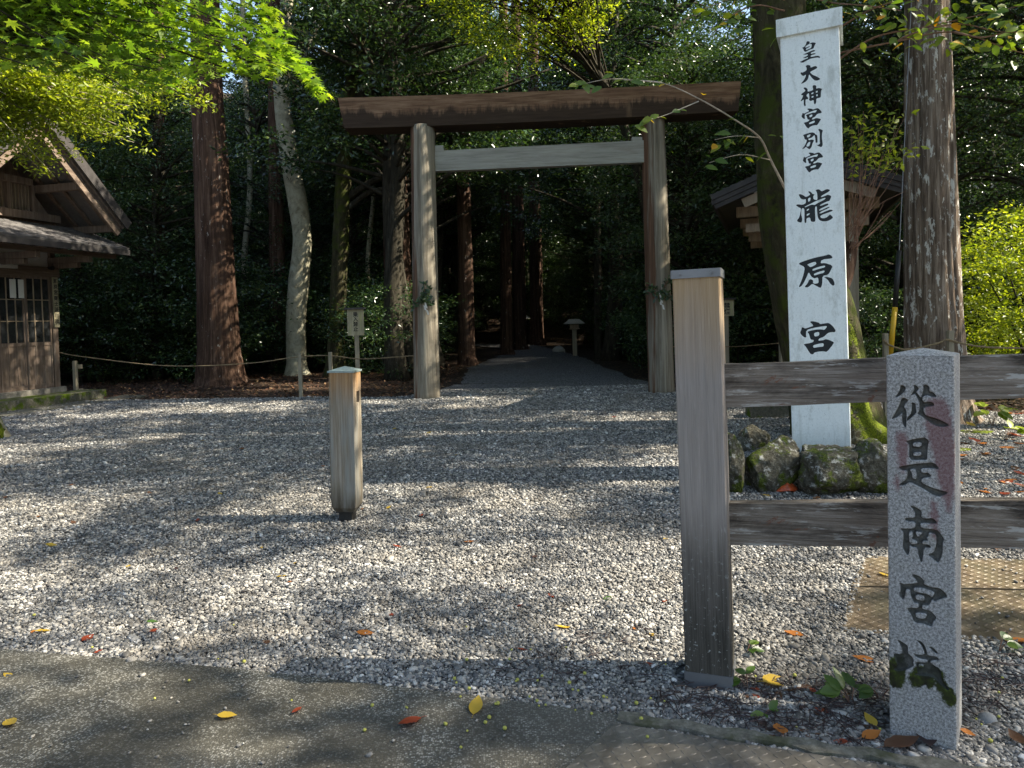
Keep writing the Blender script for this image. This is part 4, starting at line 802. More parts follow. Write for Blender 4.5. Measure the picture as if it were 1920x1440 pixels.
# little side rail beside the office corner
o = thing('side_rail', 'low wooden side rail stub beside the office corner post', 'rail', HO + np.array([.32, .93, 0]), HR); mb = MB(); mb.box((0, 0, .42), (.07, .07, .86)); link('post', mesh_from('post', mb, M['signpost']), o)
for z in (.72, .18):
    mb = MB(); mb.box((.03, .07, z), (.08, .12, .09)); link('stub_beam', mesh_from('stub_beam', mb, M['signpost']), o)
pt_ = [HO[:2] + np.array([math.cos(HR) * a - math.sin(HR) * b, math.sin(HR) * a + math.cos(HR) * b]) for a, b in ((.80, -3.5), (.8, 1.6), (1.45, 1.6), (1.4, -3.5))]
tag(slab('stone_apron', [tuple(p) for p in pt_], -.02, .03, M['kerb']), kind='structure')

# ------------------------------------------------------------------ roofed pavilion behind the painted pillar
SY0, SY1 = 11.2, 16.0
f0, f1, fa = at(1338, 364, SY0), at(1690, 342, SY0), at(1511, 285, SY0)
pav = thing('wooden_pavilion', 'small open wooden pavilion with shingled gable roof partly hidden by the painted pillar', 'pavilion', ((f0[0] + f1[0]) / 2, SY0, 0), -math.radians(20))
PO = np.array([0, SY0, 0]); ez = (f0[2] + f1[2]) / 2; rz_ = fa[2]; hw = (f1[0] - f0[0]) / 2; y0, y1 = SY0 - PO[1], SY1 - PO[1]
for s in (-1, 1):
    rf = roofslab('roof', (s * hw, y0, ez), (s * hw, y1, ez), (0, y1, rz_), (0, y0, rz_), .07, M['shingle_dark'], pav)
    d_ = np.array([-s * hw, 0, rz_ - ez]); L_ = np.linalg.norm(d_); d_ /= L_; nn = np.array([s * d_[2], 0, abs(d_[0])])
    a = np.array([s * hw, y0 - .02, ez]); b = np.array([0, y0 - .02, rz_])
    for k_, (t0, t1, mt, dy) in enumerate(((.0, -.075, 'shingle_dark', 0), (-.08, -.15, 'shingle_dark', .02), (-.155, -.225, 'fascia', .04))):
        mb = MB(); q0, q1 = a + nn * t0 + [0, dy, 0], b + nn * t0 + [0, dy, 0]; o2 = nn * (t1 - t0); mb.hexa([q0, q0 + o2, q0 + o2 + [0, .06, 0], q0 + [0, .06, 0]], [q1, q1 + o2, q1 + o2 + [0, .06, 0], q1 + [0, .06, 0]]); link('verge', mesh_from('verge', mb, M['fascia']), rf)
    mb = MB(); q0, q1 = a + d_ * .42 - nn * .24 + [0, .12, 0], b - nn * .24 + [0, .12, 0]; o2 = nn * -.15; mb.hexa([q0, q0 + o2, q0 + o2 + [0, .06, 0], q0 + [0, .06, 0]], [q1, q1 + o2, q1 + o2 + [0, .06, 0], q1 + [0, .06, 0]]); link('bargeboard', mesh_from('bargeboard', mb, M['lattice']), rf)
    mb = MB(); mb.box((s * hw * .97, (y0 + y1) / 2, ez - .08), (.05, y1 - y0, .13)); link('eave_fascia', mesh_from('eave_fascia', mb, M['fascia']), rf)
    mb = MB(); mb.box((s * (hw - .75), (y0 + y1) / 2 + .1, ez + .02), (.15, y1 - y0 - .1, .17)); link('purlin', mesh_from('purlin', mb, M['lattice']), pav)
    mb = MB(); mb.box((s * (hw - .75), y0 + .14, ez + .02), (.152, .02, .172)); link('purlin_cap', mesh_from('purlin_cap', mb, M['plaster']), pav)
    for yy in (y0 + .75, y1 - .9):
        mb = MB(); mb.box((s * (hw - (.75 if s > 0 else 1.12)), yy, (ez - .2) / 2), (.13, .13, ez - .2)); link('post', mesh_from('post', mb, M['signpost']), pav)
for k, yy in enumerate((y0 + .75, (y0 + y1) / 2, y1 - .9)):
    mb = MB(); mb.box((0, yy, ez - .2), (2 * hw - .75, .14, .17)); mb.box((0, yy, ez - .48), (2 * hw - 1.05, .11, .14)); link('cross_beam', mesh_from('cross_beam', mb, M['lattice']), pav)
mb = MB(); mb.box((0, (y0 + y1) / 2, rz_ + .03), (.26, y1 - y0 + .1, .12), bev=.01); link('ridge_cap', mesh_from('ridge_cap', mb, M['fascia']), pav)
c = ground(1456, 786); mb = MB(); mb.box((c[0], c[1] + .2, .12), (.66, .35, .24), rz=-.08, bev=.02); single('stone_block', mb, M['mossblock'], c, 'low squared mossy stone block on the gravel left of the painted pillar', 'stone block')

# ------------------------------------------------------------------ wooden notice signs
def sign(px, yt, yb, wpx_, Y, post_px, txt, size, label, sp, gy=0, dx=0):
    a, b = at(px, yt, Y), at(px, yb, Y); W_ = wpx_ * pxm(Y); H_ = a[2] - b[2]; t = thing('notice_sign', label, 'sign', (a[0], Y, 0), -math.atan2(a[0], Y) * .6)
    mb = MB(); mb.box((0, 0, (a[2] + b[2]) / 2), (W_, .022, H_)); bd = link('board', mesh_from('board', mb, M['signboard']), t)
    lettering(txt, size, M['ink'], bd, Matrix.Translation((dx, -.0128, a[2] - size * 1.05 - .035)) @ Matrix(((1, 0, 0, 0), (0, 0, -1, 0), (0, 1, 0, 0), (0, 0, 0, 1))), sp, .0022)
    mb = MB(); mb.hexa([(-W_ * .64, -.07, a[2]), (-W_ * .64, .07, a[2]), (-W_ * .64, .0, a[2] + .035)], [(W_ * .64, -.07, a[2]), (W_ * .64, .07, a[2]), (W_ * .64, 0, a[2] + .035)]); link('roof', mesh_from('roof', mb, M['fascia']), t)
    mb = MB(); pw_ = post_px * pxm(Y); mb.box((.01, .035, a[2] / 2 - .03), (pw_, .045, a[2] + .02)); link('post', mesh_from('post', mb, M['signpost']), t); return t
sign(666, 580, 629, 30.5, 15.2, 8, '乗入禁止', .107, 'wooden notice sign reading 乗入禁止 behind the bollard', .98)
sign(1361, 562, 592.5, 28, 14.6, 7, '禁煙', .125, 'wooden notice sign reading 禁煙 beside the big fence post', 1.0, dx=.02)

# ------------------------------------------------------------------ rope barriers on little stakes, guy wire
def stake(px, yt, yb, Y, wpx_, label, group='stakes of the rope barrier'):
    a, b = at(px, yt, Y), at(px, yb, Y); w_ = wpx_ * pxm(Y); mb = MB(); mb.box((a[0], Y, a[2] / 2), (w_, w_, a[2])); return single('wooden_stake', mb, M['signpost'], (a[0], Y, 0), label, 'stake', group)
stake(562, 663, 745, 14.9, 6.5, 'squared stake holding the rope before the pale crooked tree')
stake(619, 660, 745, 14.9, 6.0, 'squared stake holding the rope close left of the bollard')
stake(1660, 625, 800, 9.0, 8, 'squared stake holding the rope left of the yellow guard')
stake(1781, 620, 800, 9.0, 9.5, 'squared stake holding the rope in front of the right cedar trunk')
def rope(pts, Y, label, r=.011):
    P = smoothpath([at(x, y, Y if not isinstance(Y, (list, tuple)) else Y[i]) for i, (x, y) in enumerate(pts)], 8); mb = MB(); k = len(P)
    mb.tube(P, np.full(k, r) * (1 + .25 * np.sin(np.arange(k) * 2.1)), 6); return single('straw_rope', mb, M['rope'], P[0], label, 'rope', 'rope barriers')
rope([(112, 661), (150, 668), (283, 684), (377, 686), (480, 680), (560, 669), (619, 667), (680, 673), (776, 667)], [15.3, 15.2, 15, 15, 14.95, 14.9, 14.9, 14.7, 14.2], 'thin straw rope sagging from the office corner to the left gate pillar')
rope([(1656, 637), (1668, 647), (1693, 655), (1720, 653), (1760, 643), (1776, 637), (1800, 643), (1850, 651), (1935, 653)], 8.95, 'twisted straw rope running past the right cedar trunk', .012)
rope([(1262, 650), (1300, 648), (1366, 650), (1420, 647), (1500, 640)], [14.2, 14.3, 14.5, 14.6, 14.8], 'thin straw rope between the right gate pillar and the dark undergrowth', .008)
gw0, gw1, gw2, gw3 = at(1666, 700, 9.3), at(1678, 576, 9.3), at(1686, 470, 9.3), at(1712, -60, 9.3); gb = gw0 + (gw0 - gw1) * .75; gb = gb * np.array([1, 1, 0]) if gb[2] < 0 else gb
gd = (gw1 - gw0) / np.linalg.norm(gw1 - gw0); gb = gw0 - gd * (gw0[2] / gd[2])
g = thing('guy_wire', 'steel guy wire with yellow and black plastic guards beside the right cedar', 'guy wire', gb)
ytop = gw0 + (gw1 - gw0) * 1.0; ybot = gw0 + (gw1 - gw0) * .28
mb = MB(); mb.tube([gb, gw1, gw2, gw3], [.006] * 4, 6); part('wire', mb, M['steel'], g)
mb = MB(); mb.tube([ybot, ytop], [.033, .033], 14); part('yellow_guard', mb, M['yellow_guard'], g, True)
mb = MB(); mb.tube([ytop + gd * .003, ytop + (gw2 - gw1)], [.031, .031], 14); part('black_guard', mb, M['black_guard'], g, True)

# ------------------------------------------------------------------ lanterns along the forest path
def lantern(px, yt, yb, Y, label, big):
    b = ground(px, yb); Y = b[1]; H_ = at(px, yt, Y)[2]; t = thing('path_lantern', label, 'lantern', b); k = H_ / 1.5
    mb = MB(); mb.box((0, 0, H_ * .36), (.17 * k, .17 * k, H_ * .72), bev=.01); link('post', mesh_from('post', mb, M['signpost']), t)
    mb = MB(); mb.box((0, 0, H_ * .735), (.42 * k, .42 * k, .05)); mb.box((0, 0, H_ * .80), (.34 * k, .34 * k, .16 * k)); link('light_box', mesh_from('light_box', mb, M['lattice']), t)
    mb = MB(); mb.add([(-.42 * k, -.42 * k, H_ * .87), (.42 * k, -.42 * k, H_ * .87), (.42 * k, .42 * k, H_ * .87), (-.42 * k, .42 * k, H_ * .87), (-.2 * k, 0, H_), (.2 * k, 0, H_)], [(3, 2, 1, 0), (0, 1, 5, 4), (1, 2, 5), (2, 3, 4, 5), (3, 0, 4)]); link('roof', mesh_from('roof', mb, plain('weathered_lantern_roof', (.3, .29, .25), .8)), t)
lantern(1078, 598, 667, 29, 'wooden roofed lantern on a post right of the forest path', 1)
lantern(979, 590, 648, 40, 'dark slender lantern on a post at the far left bend of the path', 1)
mb = MB(); b = ground(1048, 659); V_ = MB(); V_.tube([b + [0, 0, -.05], b + [0, 0, .1], b + [0, 0, .2], b + [0, 0, .26]], [.32, .3, .2, .05], 10, True, .4, 2, 4); single('path_stone', V_, plain('pale_path_stone', (.42, .40, .36)), b, 'pale rounded stone at the right edge of the forest path', 'stone', smooth=True)

# ------------------------------------------------------------------ rocks round the painted pillar, mushroom
def rock(px, yb, wpx_, hpx, label, seed, Y=None, dpt=1., name='rock', mat='rock', rz=None, cut=()):
    b = ground(px, yb) if Y is None else at(px, yb, Y); s_ = pxm(b[1]); W_, H_ = wpx_ * s_ / 2, hpx * s_
    bm = bmesh.new(); bmesh.ops.create_icosphere(bm, subdivisions=5, radius=1); V = np.array([v.co[:] for v in bm.verts]); rs = np.random.RandomState(seed)
    for _ in range(16):
        n_ = unit(rs.normal(size=3) * np.array([1, 1, .9])); dd = rs.uniform(.55, .86); t_ = V @ n_ - dd; V -= np.maximum(t_, 0)[:, None] * n_ * .92
    V *= (1 + .16 * (fbm(V * 2.2 + seed, 4, seed) - .5) * 2 + (.09 * (fbm(V * 7 + seed, 4, seed) - .5) * 2 - .05 * np.abs(fbm(V * 4 + seed + 9, 3, seed + 2) - .5) * 2))[:, None]
    V[:, 0] *= W_ / np.abs(V[:, 0]).max(); V[:, 1] *= W_ * dpt / np.abs(V[:, 1]).max(); V[:, 2] *= H_ * .62 / np.abs(V[:, 2]).max(); V[:, 2] += H_ * .40
    for v, co in zip(bm.verts, V): v.co = co
    me = bpy.data.meshes.new(name); bm.to_mesh(me); bm.free(); me.materials.append(M[mat]); me.polygons.foreach_set('use_smooth', [True] * len(me.polygons))
    return tag(link(name, me, None, (b[0], b[1] + W_ * dpt * .8, b[2])), label, 'rock', 'rocks round the painted pillar')
rock(1588, 938, 152, 106, 'large dark rock with white lichen blotches nearest the granite marker', 21)
rock(1466, 930, 130, 102, 'broad rounded mossy rock behind the red mushroom', 22)
rock(1378, 930, 76, 116, 'rough lichen-covered rock against the big fence post', 27)
rock(1424, 862, 74, 62, 'small pointed mossy rock behind the others left of the pillar', 24)
rock(1400, 886, 70, 62, 'low smooth grey rock between the left rocks', 25)
rock(1502, 868, 70, 40, 'low earthy rock at the foot of the pillar', 31)
rock(1648, 934, 90, 106, 'dark lichen rock partly hidden behind the granite marker', 33)
c = pc; mb = MB(); th = np.linspace(0, 2 * math.pi, 33)[:-1]
V = [(c[0] + .0 + 1.0 * math.cos(t) * (1 + .1 * math.sin(3 * t)), c[1] + .35 + .62 * math.sin(t) * (1 + .1 * math.sin(2 * t + 1)), -.02) for t in th] + [(c[0] + .02 + .62 * math.cos(t), c[1] + .25 + .34 * math.sin(t), .20) for t in th] + [(c[0], c[1] + .2, .24)]
mb.add(V, [(k, (k + 1) % 32, (k + 1) % 32 + 32, k + 32) for k in range(32)] + [(k + 32, (k + 1) % 32 + 32, 64) for k in range(32)]); single('earth_mound', mb, M['gravel'], (c[0], c[1], 0), None, None, None, 'structure', True)
c = ground(1474, 924); s_ = pxm(c[1]); t = thing('red_mushroom', 'glossy red bracket mushroom on the gravel before the mossy rock', 'mushroom', c)
mb = MB(); mb.tube([c, c + [0, 0, .035]], [.018, .022], 10); part('stalk', mb, M['fall_brown'], t)
mb = MB(); R_ = [(.001, .088), (.03, .085), (.05, .07), (.07, .055), (.088, .035), (.092, .028), (.085, .026), (.03, .034), (.001, .036)]; n = 24
V = [(c[0] + r_ * math.cos(a_) * (1.05 + .15 * math.sin(a_ * 2 + .5)), c[1] + r_ * math.sin(a_) * .8, c[2] + z_ + .006 * math.sin(3 * a_)) for r_, z_ in R_ for a_ in np.arange(n) * 2 * math.pi / n]
mb.add(V, [(i * n + k, (i + 1) * n + k, (i + 1) * n + (k + 1) % n, i * n + (k + 1) % n) for i in range(len(R_) - 1) for k in range(n)]); part('cap', mb, M['mushroom'], t, True)
# ------------------------------------------------------------------ trees traced from the photograph
def pxpath(pts, Y, k=6):
    P = smoothpath([at(x, y, Y) for x, y, *_ in pts], k); Wd = np.array([p[2] for p in pts], float); R_ = np.interp(np.linspace(0, len(pts) - 1, len(P)), np.arange(len(pts)), Wd) * pxm(Y) / 2; return P, R_
def traced(name, label, pts, Y, mat, n=36, rough=.12, fr=5, ridge=0, group=None, limbs=(), limbmat=None, seed=1, rnm='trunk'):
    P, R_ = pxpath(pts, Y, 8); base = P[0].copy(); base[2] = 0; t = thing(name, label, 'tree', base, 0, group)
    if P[0][2] > -.1: P[0][2] = -.1
    mb = MB(); mb.tube(P, R_, n, True, rough, fr, seed, ridge); part('trunk', mb, M[mat], t, True)
    for lp in limbs:
        Q, r_ = pxpath(lp, Y if len(lp[0]) < 4 else lp[0][3], 5); mb = MB(); mb.tube(Q, r_, 10, True, .2, 3, seed + 5); part('limb', mb, M[limbmat or mat], t, True)
    return t
def fine(pts, k):        # more rings between the traced points, for bark relief
    out = []
    for a, b in zip(pts[:-1], pts[1:]):
        for t in np.arange(k) / k: out.append(tuple(np.array(a, float) + (np.array(b, float) - np.array(a, float)) * t))
    return out + [pts[-1]]
cedR = traced('cedar_tree', 'thick straight cedar with grey lichen-spotted bark right of the painted pillar', fine([(1763, 796, 146), (1762, 775, 117), (1758, 740, 104), (1752, 640, 95), (1748, 520, 90), (1744, 350, 83), (1741, 180, 77), (1738, 0, 71), (1730, -420, 66), (1728, -700, 58)], 2), 9.54, 'cedar_grey', 72, .14, 9, 1, 'big cedars', seed=4)
cedL = traced('cedar_tree', 'thick straight reddish-brown cedar between the shrine office and the pale crooked tree', fine([(416, 724, 98), (414, 705, 84), (411, 660, 73), (405, 520, 65), (397, 330, 59), (389, 180, 53), (384, 0, 48), (376, -500, 40)], 2), 18.5, 'cedar', 60, .14, 9, 1, 'big cedars', seed=8)
pale = traced('pale_barked_tree', 'crooked tree with pale blotched bark between the big cedar and the gate', [(557, 706, 52), (556, 680, 37), (555, 600, 36), (560, 530, 38), (567, 450, 34), (558, 380, 35), (545, 310, 34), (536, 250, 32), (529, 190, 29), (527, 100, 26), (538, 0, 22), (545, -160, 18)], 21.5, 'pale_bark', 28, .06, 3, 0, None, [[(529, 190, 16), (560, 120, 14), (600, 40, 10), (640, -60, 8)]], seed=12)
dkl = traced('dark_limbed_tree', 'leaning dark mossy tree with long spreading limbs left of the gate', [(630, 706, 50), (630, 660, 32), (634, 560, 30), (640, 420, 30), (646, 300, 29), (655, 190, 26), (672, 90, 22), (695, 0, 18), (720, -120, 14)], 20.5, 'moss_bark', 22, .15, 3, 0, None,
  [[(650, 240, 20), (700, 165, 17), (770, 110, 14), (850, 70, 11), (930, 10, 8)], [(655, 190, 18), (740, 150, 14), (830, 140, 10), (930, 100, 7), (1000, 95, 4)], [(644, 375, 15), (690, 345, 13), (740, 320, 11), (790, 285, 8), (830, 240, 5)], [(642, 400, 12), (690, 362, 10), (740, 350, 8), (800, 325, 4)],
   [(672, 90, 14), (690, 50, 12), (740, 20, 10), (800, -20, 8)], [(648, 280, 12), (600, 230, 10), (575, 190, 8), (560, 140, 6)], [(850, 190, 12), (890, 130, 11), (930, 90, 9), (980, 60, 6)], [(660, 215, 12), (760, 215, 10), (850, 185, 9), (940, 165, 6), (1030, 130, 4)]], 'dark_bark', 14)
mossy = traced('mossy_tree', 'leaning mossy tree with broken limb and bright mossy root behind the painted pillar', [(1575, 850, 205), (1572, 825, 180), (1566, 790, 165), (1555, 740, 150), (1540, 660, 142), (1524, 580, 138), (1500, 470, 128), (1484, 360, 122), (1476, 250, 112), (1468, 120, 100), (1458, 0, 92), (1440, -200, 80)], 8.5, 'moss_bark', 48, .18, 4, 0, None,
  [[(1530, 640, 50), (1560, 560, 44), (1582, 510, 36), (1598, 455, 22)]], 'cedar', 17)
# moss cushion wrapping the lit side of the root
P, R_ = pxpath([(1600, 860, 116), (1597, 830, 100), (1587, 780, 86), (1582, 720, 70), (1577, 650, 58), (1570, 600, 42), (1563, 550, 22)], 8.12, 6)
MV = P, R_
mb = MB(); mb.tube(P, R_, 40, True, .30, 3.2, 31); part('moss_cushion', mb, M['moss'], mossy, True)
for (x0, x1, xw, sd) in ((1622, 1664, 46, 3), (1590, 1612, 40, 5)):
    P, R_ = pxpath([(x0 - 12, 740, 26), (x0, 790, 34), (x1 - 8, 822, 40), (x1, 838, 30)], 7.95, 5); mb = MB(); mb.tube(P, R_, 16, True, .35, 3, sd); part('root', mb, M['moss'], mossy, True)
rs = np.random.RandomState(8); n = 9000; ti = rs.randint(0, len(MV[0]), n); an = rs.uniform(math.pi * .9, math.pi * 2.6, n); nn_ = np.c_[np.cos(an), np.sin(an), rs.normal(size=n) * .2]; C_ = MV[0][ti] + nn_ * MV[1][ti][:, None] * rs.uniform(.82, 1.06, n)[:, None] + np.c_[np.zeros(n), np.zeros(n), rs.uniform(-.05, .05, n)]; C_ = C_[fbm(C_ * 6, 3, 4)> .42]; n = len(C_)
V = quads_leaf(C_, unit(rs.normal(size=(n, 3)) + [0, 0, .6]), unit(rs.normal(size=(n, 3)) + [.5, -.6, .3]), rs.uniform(.012, .03, n), rs.uniform(.008, .014, n)); link('moss_tufts', leafmesh('moss_tufts', V - np.array(mossy.location), M['moss']), mossy)
rs = np.random.RandomState(77); mb = MB(); tips = []
for k in range(34):
    a = np.array([1596 + rs.uniform(-8, 12), 445 + rs.uniform(-25, 25)]); b = np.array([rs.uniform(1588, 1712), rs.uniform(205, 400)]); Yk = 8.3 + rs.uniform(-.25, .25); m_ = (a + b) / 2 + rs.uniform(-14, 14, 2)
    P = smoothpath([at(*a, 8.3), at(*m_, Yk), at(*b, Yk)], 5); mb.tube(P, np.linspace(.005, .0018, len(P)), 5)
    if b[1] < 330: tips += [P[-1], P[-3]]
part('twigs', mb, M['twig'], mossy)
V = spray(tips, np.full(len(tips), .10), 5, .09, .8, .7, .1, rs, .42); link('sprout_leaves', leafmesh('sprout_leaves', V - np.array(mossy.location), M['leaf_bright']), mossy)
# near leafy branches of the mossy tree, upper right of the picture
rs = np.random.RandomState(5); mb = MB(); LV = []
def branchlet(pts, Y0, Y1, w0, leaves, size, spread, tgt):
    n = len(pts); P = smoothpath([at(x, y, Y0 + (Y1 - Y0) * i / (n - 1)) for i, (x, y) in enumerate(pts)], 6); tgt.tube(P, np.linspace(w0, .0025, len(P)), 6)
    for i in np.linspace(len(P) * .25, len(P) - 1, leaves).astype(int):
        q = P[i] + rs.normal(size=3) * spread; Nn = unit(np.array([rs.normal() * .6, -.5 + rs.normal() * .5, .8])); D = unit(np.array([rs.normal(), rs.normal() * .5, -.35 + rs.normal() * .5]))
        L_ = size * rs.uniform(.7, 1.25); LV.append((q, Nn, D, L_))
mbp = MB()
branchlet([(1478, 365), (1445, 300), (1424, 258), (1380, 226), (1310, 185), (1240, 155), (1170, 150)], 7.9, 6.7, .016, 6, .115, .05, mbp)
for c_, Yc in (((1100, 155), 6.6), ((1128, 162), 6.6), ((1150, 140), 6.6), ((1182, 152), 6.6), ((1205, 225), 6.7), ((1222, 222), 6.7), ((1235, 215), 6.75), ((1190, 235), 6.7), ((1276, 208), 6.8), ((1345, 250), 7), ((1362, 262), 7), ((1375, 262), 7), ((1352, 272), 7), ((1340, 300), 7), ((1322, 312), 7), ((1462, 255), 7.4), ((1085, 160), 6.6)):
    q = at(*c_, Yc); Nn = unit(np.array([rs.normal() * .4, -.75, .6])); D = unit(np.array([rs.choice([-1, 1]) * .9, rs.normal() * .2, -.45])); L_ = rs.uniform(.10, .145); LV.append((q, Nn, D, L_))
branchlet([(1310, 190), (1250, 215), (1215, 225)], 6.9, 6.7, .006, 3, .1, .03, mbp); branchlet([(1424, 258), (1380, 255), (1340, 262)], 7.4, 7, .006, 5, .11, .04, mbp); branchlet([(1445, 300), (1390, 290), (1330, 305)], 7.6, 7, .006, 4, .11, .04, mbp); branchlet([(1240, 155), (1150, 148), (1090, 158)], 6.7, 6.6, .006, 4, .11, .03, mbp)
part('pale_branch', mbp, M['pale_twig'], mossy, True)
mbb = MB()
for pts, a, b, nl in (([(1560, 120), (1640, 70), (1740, 50), (1850, 25), (1960, 0)], 7.0, 6.0, 26), ([(1570, 100), (1680, 78), (1790, 60), (1900, 95), (1990, 110)], 7, 5.8, 24), ([(1560, 60), (1640, 15), (1740, -10), (1860, -20)], 7, 6.2, 26), ([(1470, 20), (1420, 10), (1370, 30), (1330, 70)], 7.4, 6.8, 12), ([(1470, 0), (1440, -25), (1390, -10), (1310, 20)], 7.4, 6.8, 14), ([(1680, 78), (1720, 60), (1800, 45), (1880, 60), (1930, 40)], 6.6, 5.9, 20), ([(1500, -10), (1560, 5), (1620, 10), (1690, 20)], 7, 6.3, 20), ([(1790, 60), (1840, 70), (1900, 60), (1960, 70)], 6.2, 5.8, 16)):
    branchlet(pts, a, b, .010, int(nl * 2.1), .10, .11, mbb)
part('branches', mbb, M['twig'], mossy, True)
lq, ln_, ld, ll = (np.array([k[i] for k in LV]) for i in range(4)); link('leaves', ovalmesh('leaves', lq, ln_, ld, ll, ll * .58, M['leaf_cherry'], np.array(mossy.location)), mossy)

# ------------------------------------------------------------------ the maple reaching in from the left, and the shrubby tree over the office roof
mp0 = np.array([-6.6, 5.2, 0]); maple = thing('maple_tree', 'fresh green maple whose leafy branches hang in from the upper left', 'tree', mp0)
mb = MB(); P = smoothpath([mp0 - [0, 0, .1], mp0 + [.15, 0, 1.2], mp0 + [.1, .2, 2.6], mp0 + [.5, .3, 3.8], mp0 + [.9, .4, 5.2]], 5); mb.tube(P, np.linspace(.17, .08, len(P)), 14, True, .12, 3, 3); part('trunk', mb, M['dark_bark'], maple, True)
rs = np.random.RandomState(11); mb = MB(); A = []
def maple_ok(px, py):        # the lower limit of the foliage as seen in the photograph
    lim = np.interp(px, [-300, 0, 60, 130, 200, 270, 330, 400, 450, 520, 560, 600, 632, 640], [135, 140, 150, 150, 165, 205, 185, 165, 150, 165, 130, 195, 200, -100]); return (py < lim) & (px < np.interp(py, [-330, 0, 60, 120, 170, 205], [500, 515, 545, 575, 610, 640]))
for k in range(250):
    px, py, Yk = rs.uniform(-260, 625), rs.uniform(-330, 195), rs.uniform(4.4, 6.9)
    if not maple_ok(px, py): continue
    tip = at(px, py, Yk); st_ = mp0 + [.5 + rs.uniform(-.2, .3), .3, rs.uniform(3.2, 5.0)]; mid = (st_ * .45 + tip * .55) + [0, 0, .25 + rs.uniform(-.1, .2)]
    P = smoothpath([st_, mid, tip], 8); mb.tube(P, np.linspace(.018, .0025, len(P)), 5)
    for j in range(5, len(P)):
        nb_ = 13; A.append(P[j] + rs.normal(size=(nb_, 3)) * [.24, .22, .055])
for pxs, pys, Yk in (([560, 590, 612, 628], [150, 165, 182, 194], 5.6), ([520, 545, 570], [120, 150, 172], 5.5), ([480, 530, 575], [20, 45, 62], 5.6), ([515, 550, 590], [90, 110, 130], 5.7), ([480, 520, 552], [150, 175, 190], 5.5)):
    P = smoothpath([at(pxs[0] - 160, pys[0] - 60, Yk - .2)] + [at(x, y, Yk) for x, y in zip(pxs, pys)], 6); mb.tube(P, np.linspace(.008, .002, len(P)), 5)
    for j in range(4, len(P)): A.append(P[j] + rs.normal(size=(11, 3)) * [.10, .12, .045])
part('branches', mb, M['dark_bark'], maple, True)
A = np.vstack(A); pj = proj(A); A = A[maple_ok(pj[:, 0] + 12, pj[:, 1] + 14) | (pj[:, 1] < -40)]; n = len(A)
Nn = unit(rs.normal(size=(n, 3)) * .42 + [0, -.12, 1.]); D = unit(rs.normal(size=(n, 3)) * .8 + [.35, -.1, -.45]); V, lo, s_ = maple_leaves(A, Nn, D, rs.uniform(.045, .085, n)); link('foliage', mesh_np('foliage', V - mp0, lo, s_, M['leaf_maple']), maple)
hb = ground(-6, 822); shr = thing('overhanging_tree', 'small pale-twigged tree with bright yellow-green leaves hanging before the office roof', 'tree', hb)
mb = MB(); P = smoothpath([hb - [.05, 0, .1], hb + [-.15, -.1, .5], hb + [-.35, -.4, 1.6], hb + [-.5, -1.0, 3.0], hb + [-.2, -1.5, 4.2]], 6); mb.tube(P, np.concatenate([np.linspace(.24, .12, 8), np.linspace(.12, .06, len(P) - 8)]), 18, True, .2, 3, 6); part('trunk', mb, M['pale_bark'], shr, True)
mb = MB(); mb.tube([hb + [-.06, -.03, -.08], hb + [-.07, -.02, .10], hb + [-.10, -.04, .26], hb + [-.14, -.08, .42]], [.22, .20, .16, .09], 24, True, .5, 4, 9); part('moss_collar', mb, M['moss'], shr, True)
mb = MB(); A = []
for k in range(135):
    px, py = rs.uniform(-60, 300), rs.uniform(120, 345); lim = np.interp(px, [-60, 0, 30, 130, 170, 235, 265, 300], [300, 290, 300, 345, 250, 275, 265, 215]); 
    if py > lim: continue
    Yk = rs.uniform(7.6, 8.9); tip = at(px, py, Yk); s0_ = at(rs.uniform(-160, -40), rs.uniform(110, 190), 8.4); mid = s0_ * .45 + tip * .55 + [0, 0, .12 + rs.uniform(-.1, .15)]
    P = smoothpath([s0_, mid + rs.normal(size=3) * .08, tip], 7); mb.tube(P, np.linspace(.014, .003, len(P)), 5); A += [P[j] + rs.normal(size=3) * .05 for j in range(7, len(P))]
for k in range(3):
    P = smoothpath([hb + [-.4, -1.2, 3.4], at(-170, 150 + 30 * k, 8.4), at(-60, 150 + 25 * k, 8.4)], 5); mb.tube(P, np.linspace(.05, .014, len(P)), 8)
for px, py in ((330, 150), (300, 165), (350, 160), (380, 195), (310, 200)): A += [at(px + rs.normal() * 10, py + rs.normal() * 8, 8.2) for _ in range(4)]
part('branches', mb, M['pale_twig'], shr, True)
V = spray(A, np.full(len(A), .13), 24, .066, .6, .8, .1, rs, .42); link('foliage', leafmesh('foliage', V - hb, M['leaf_bright']), shr)

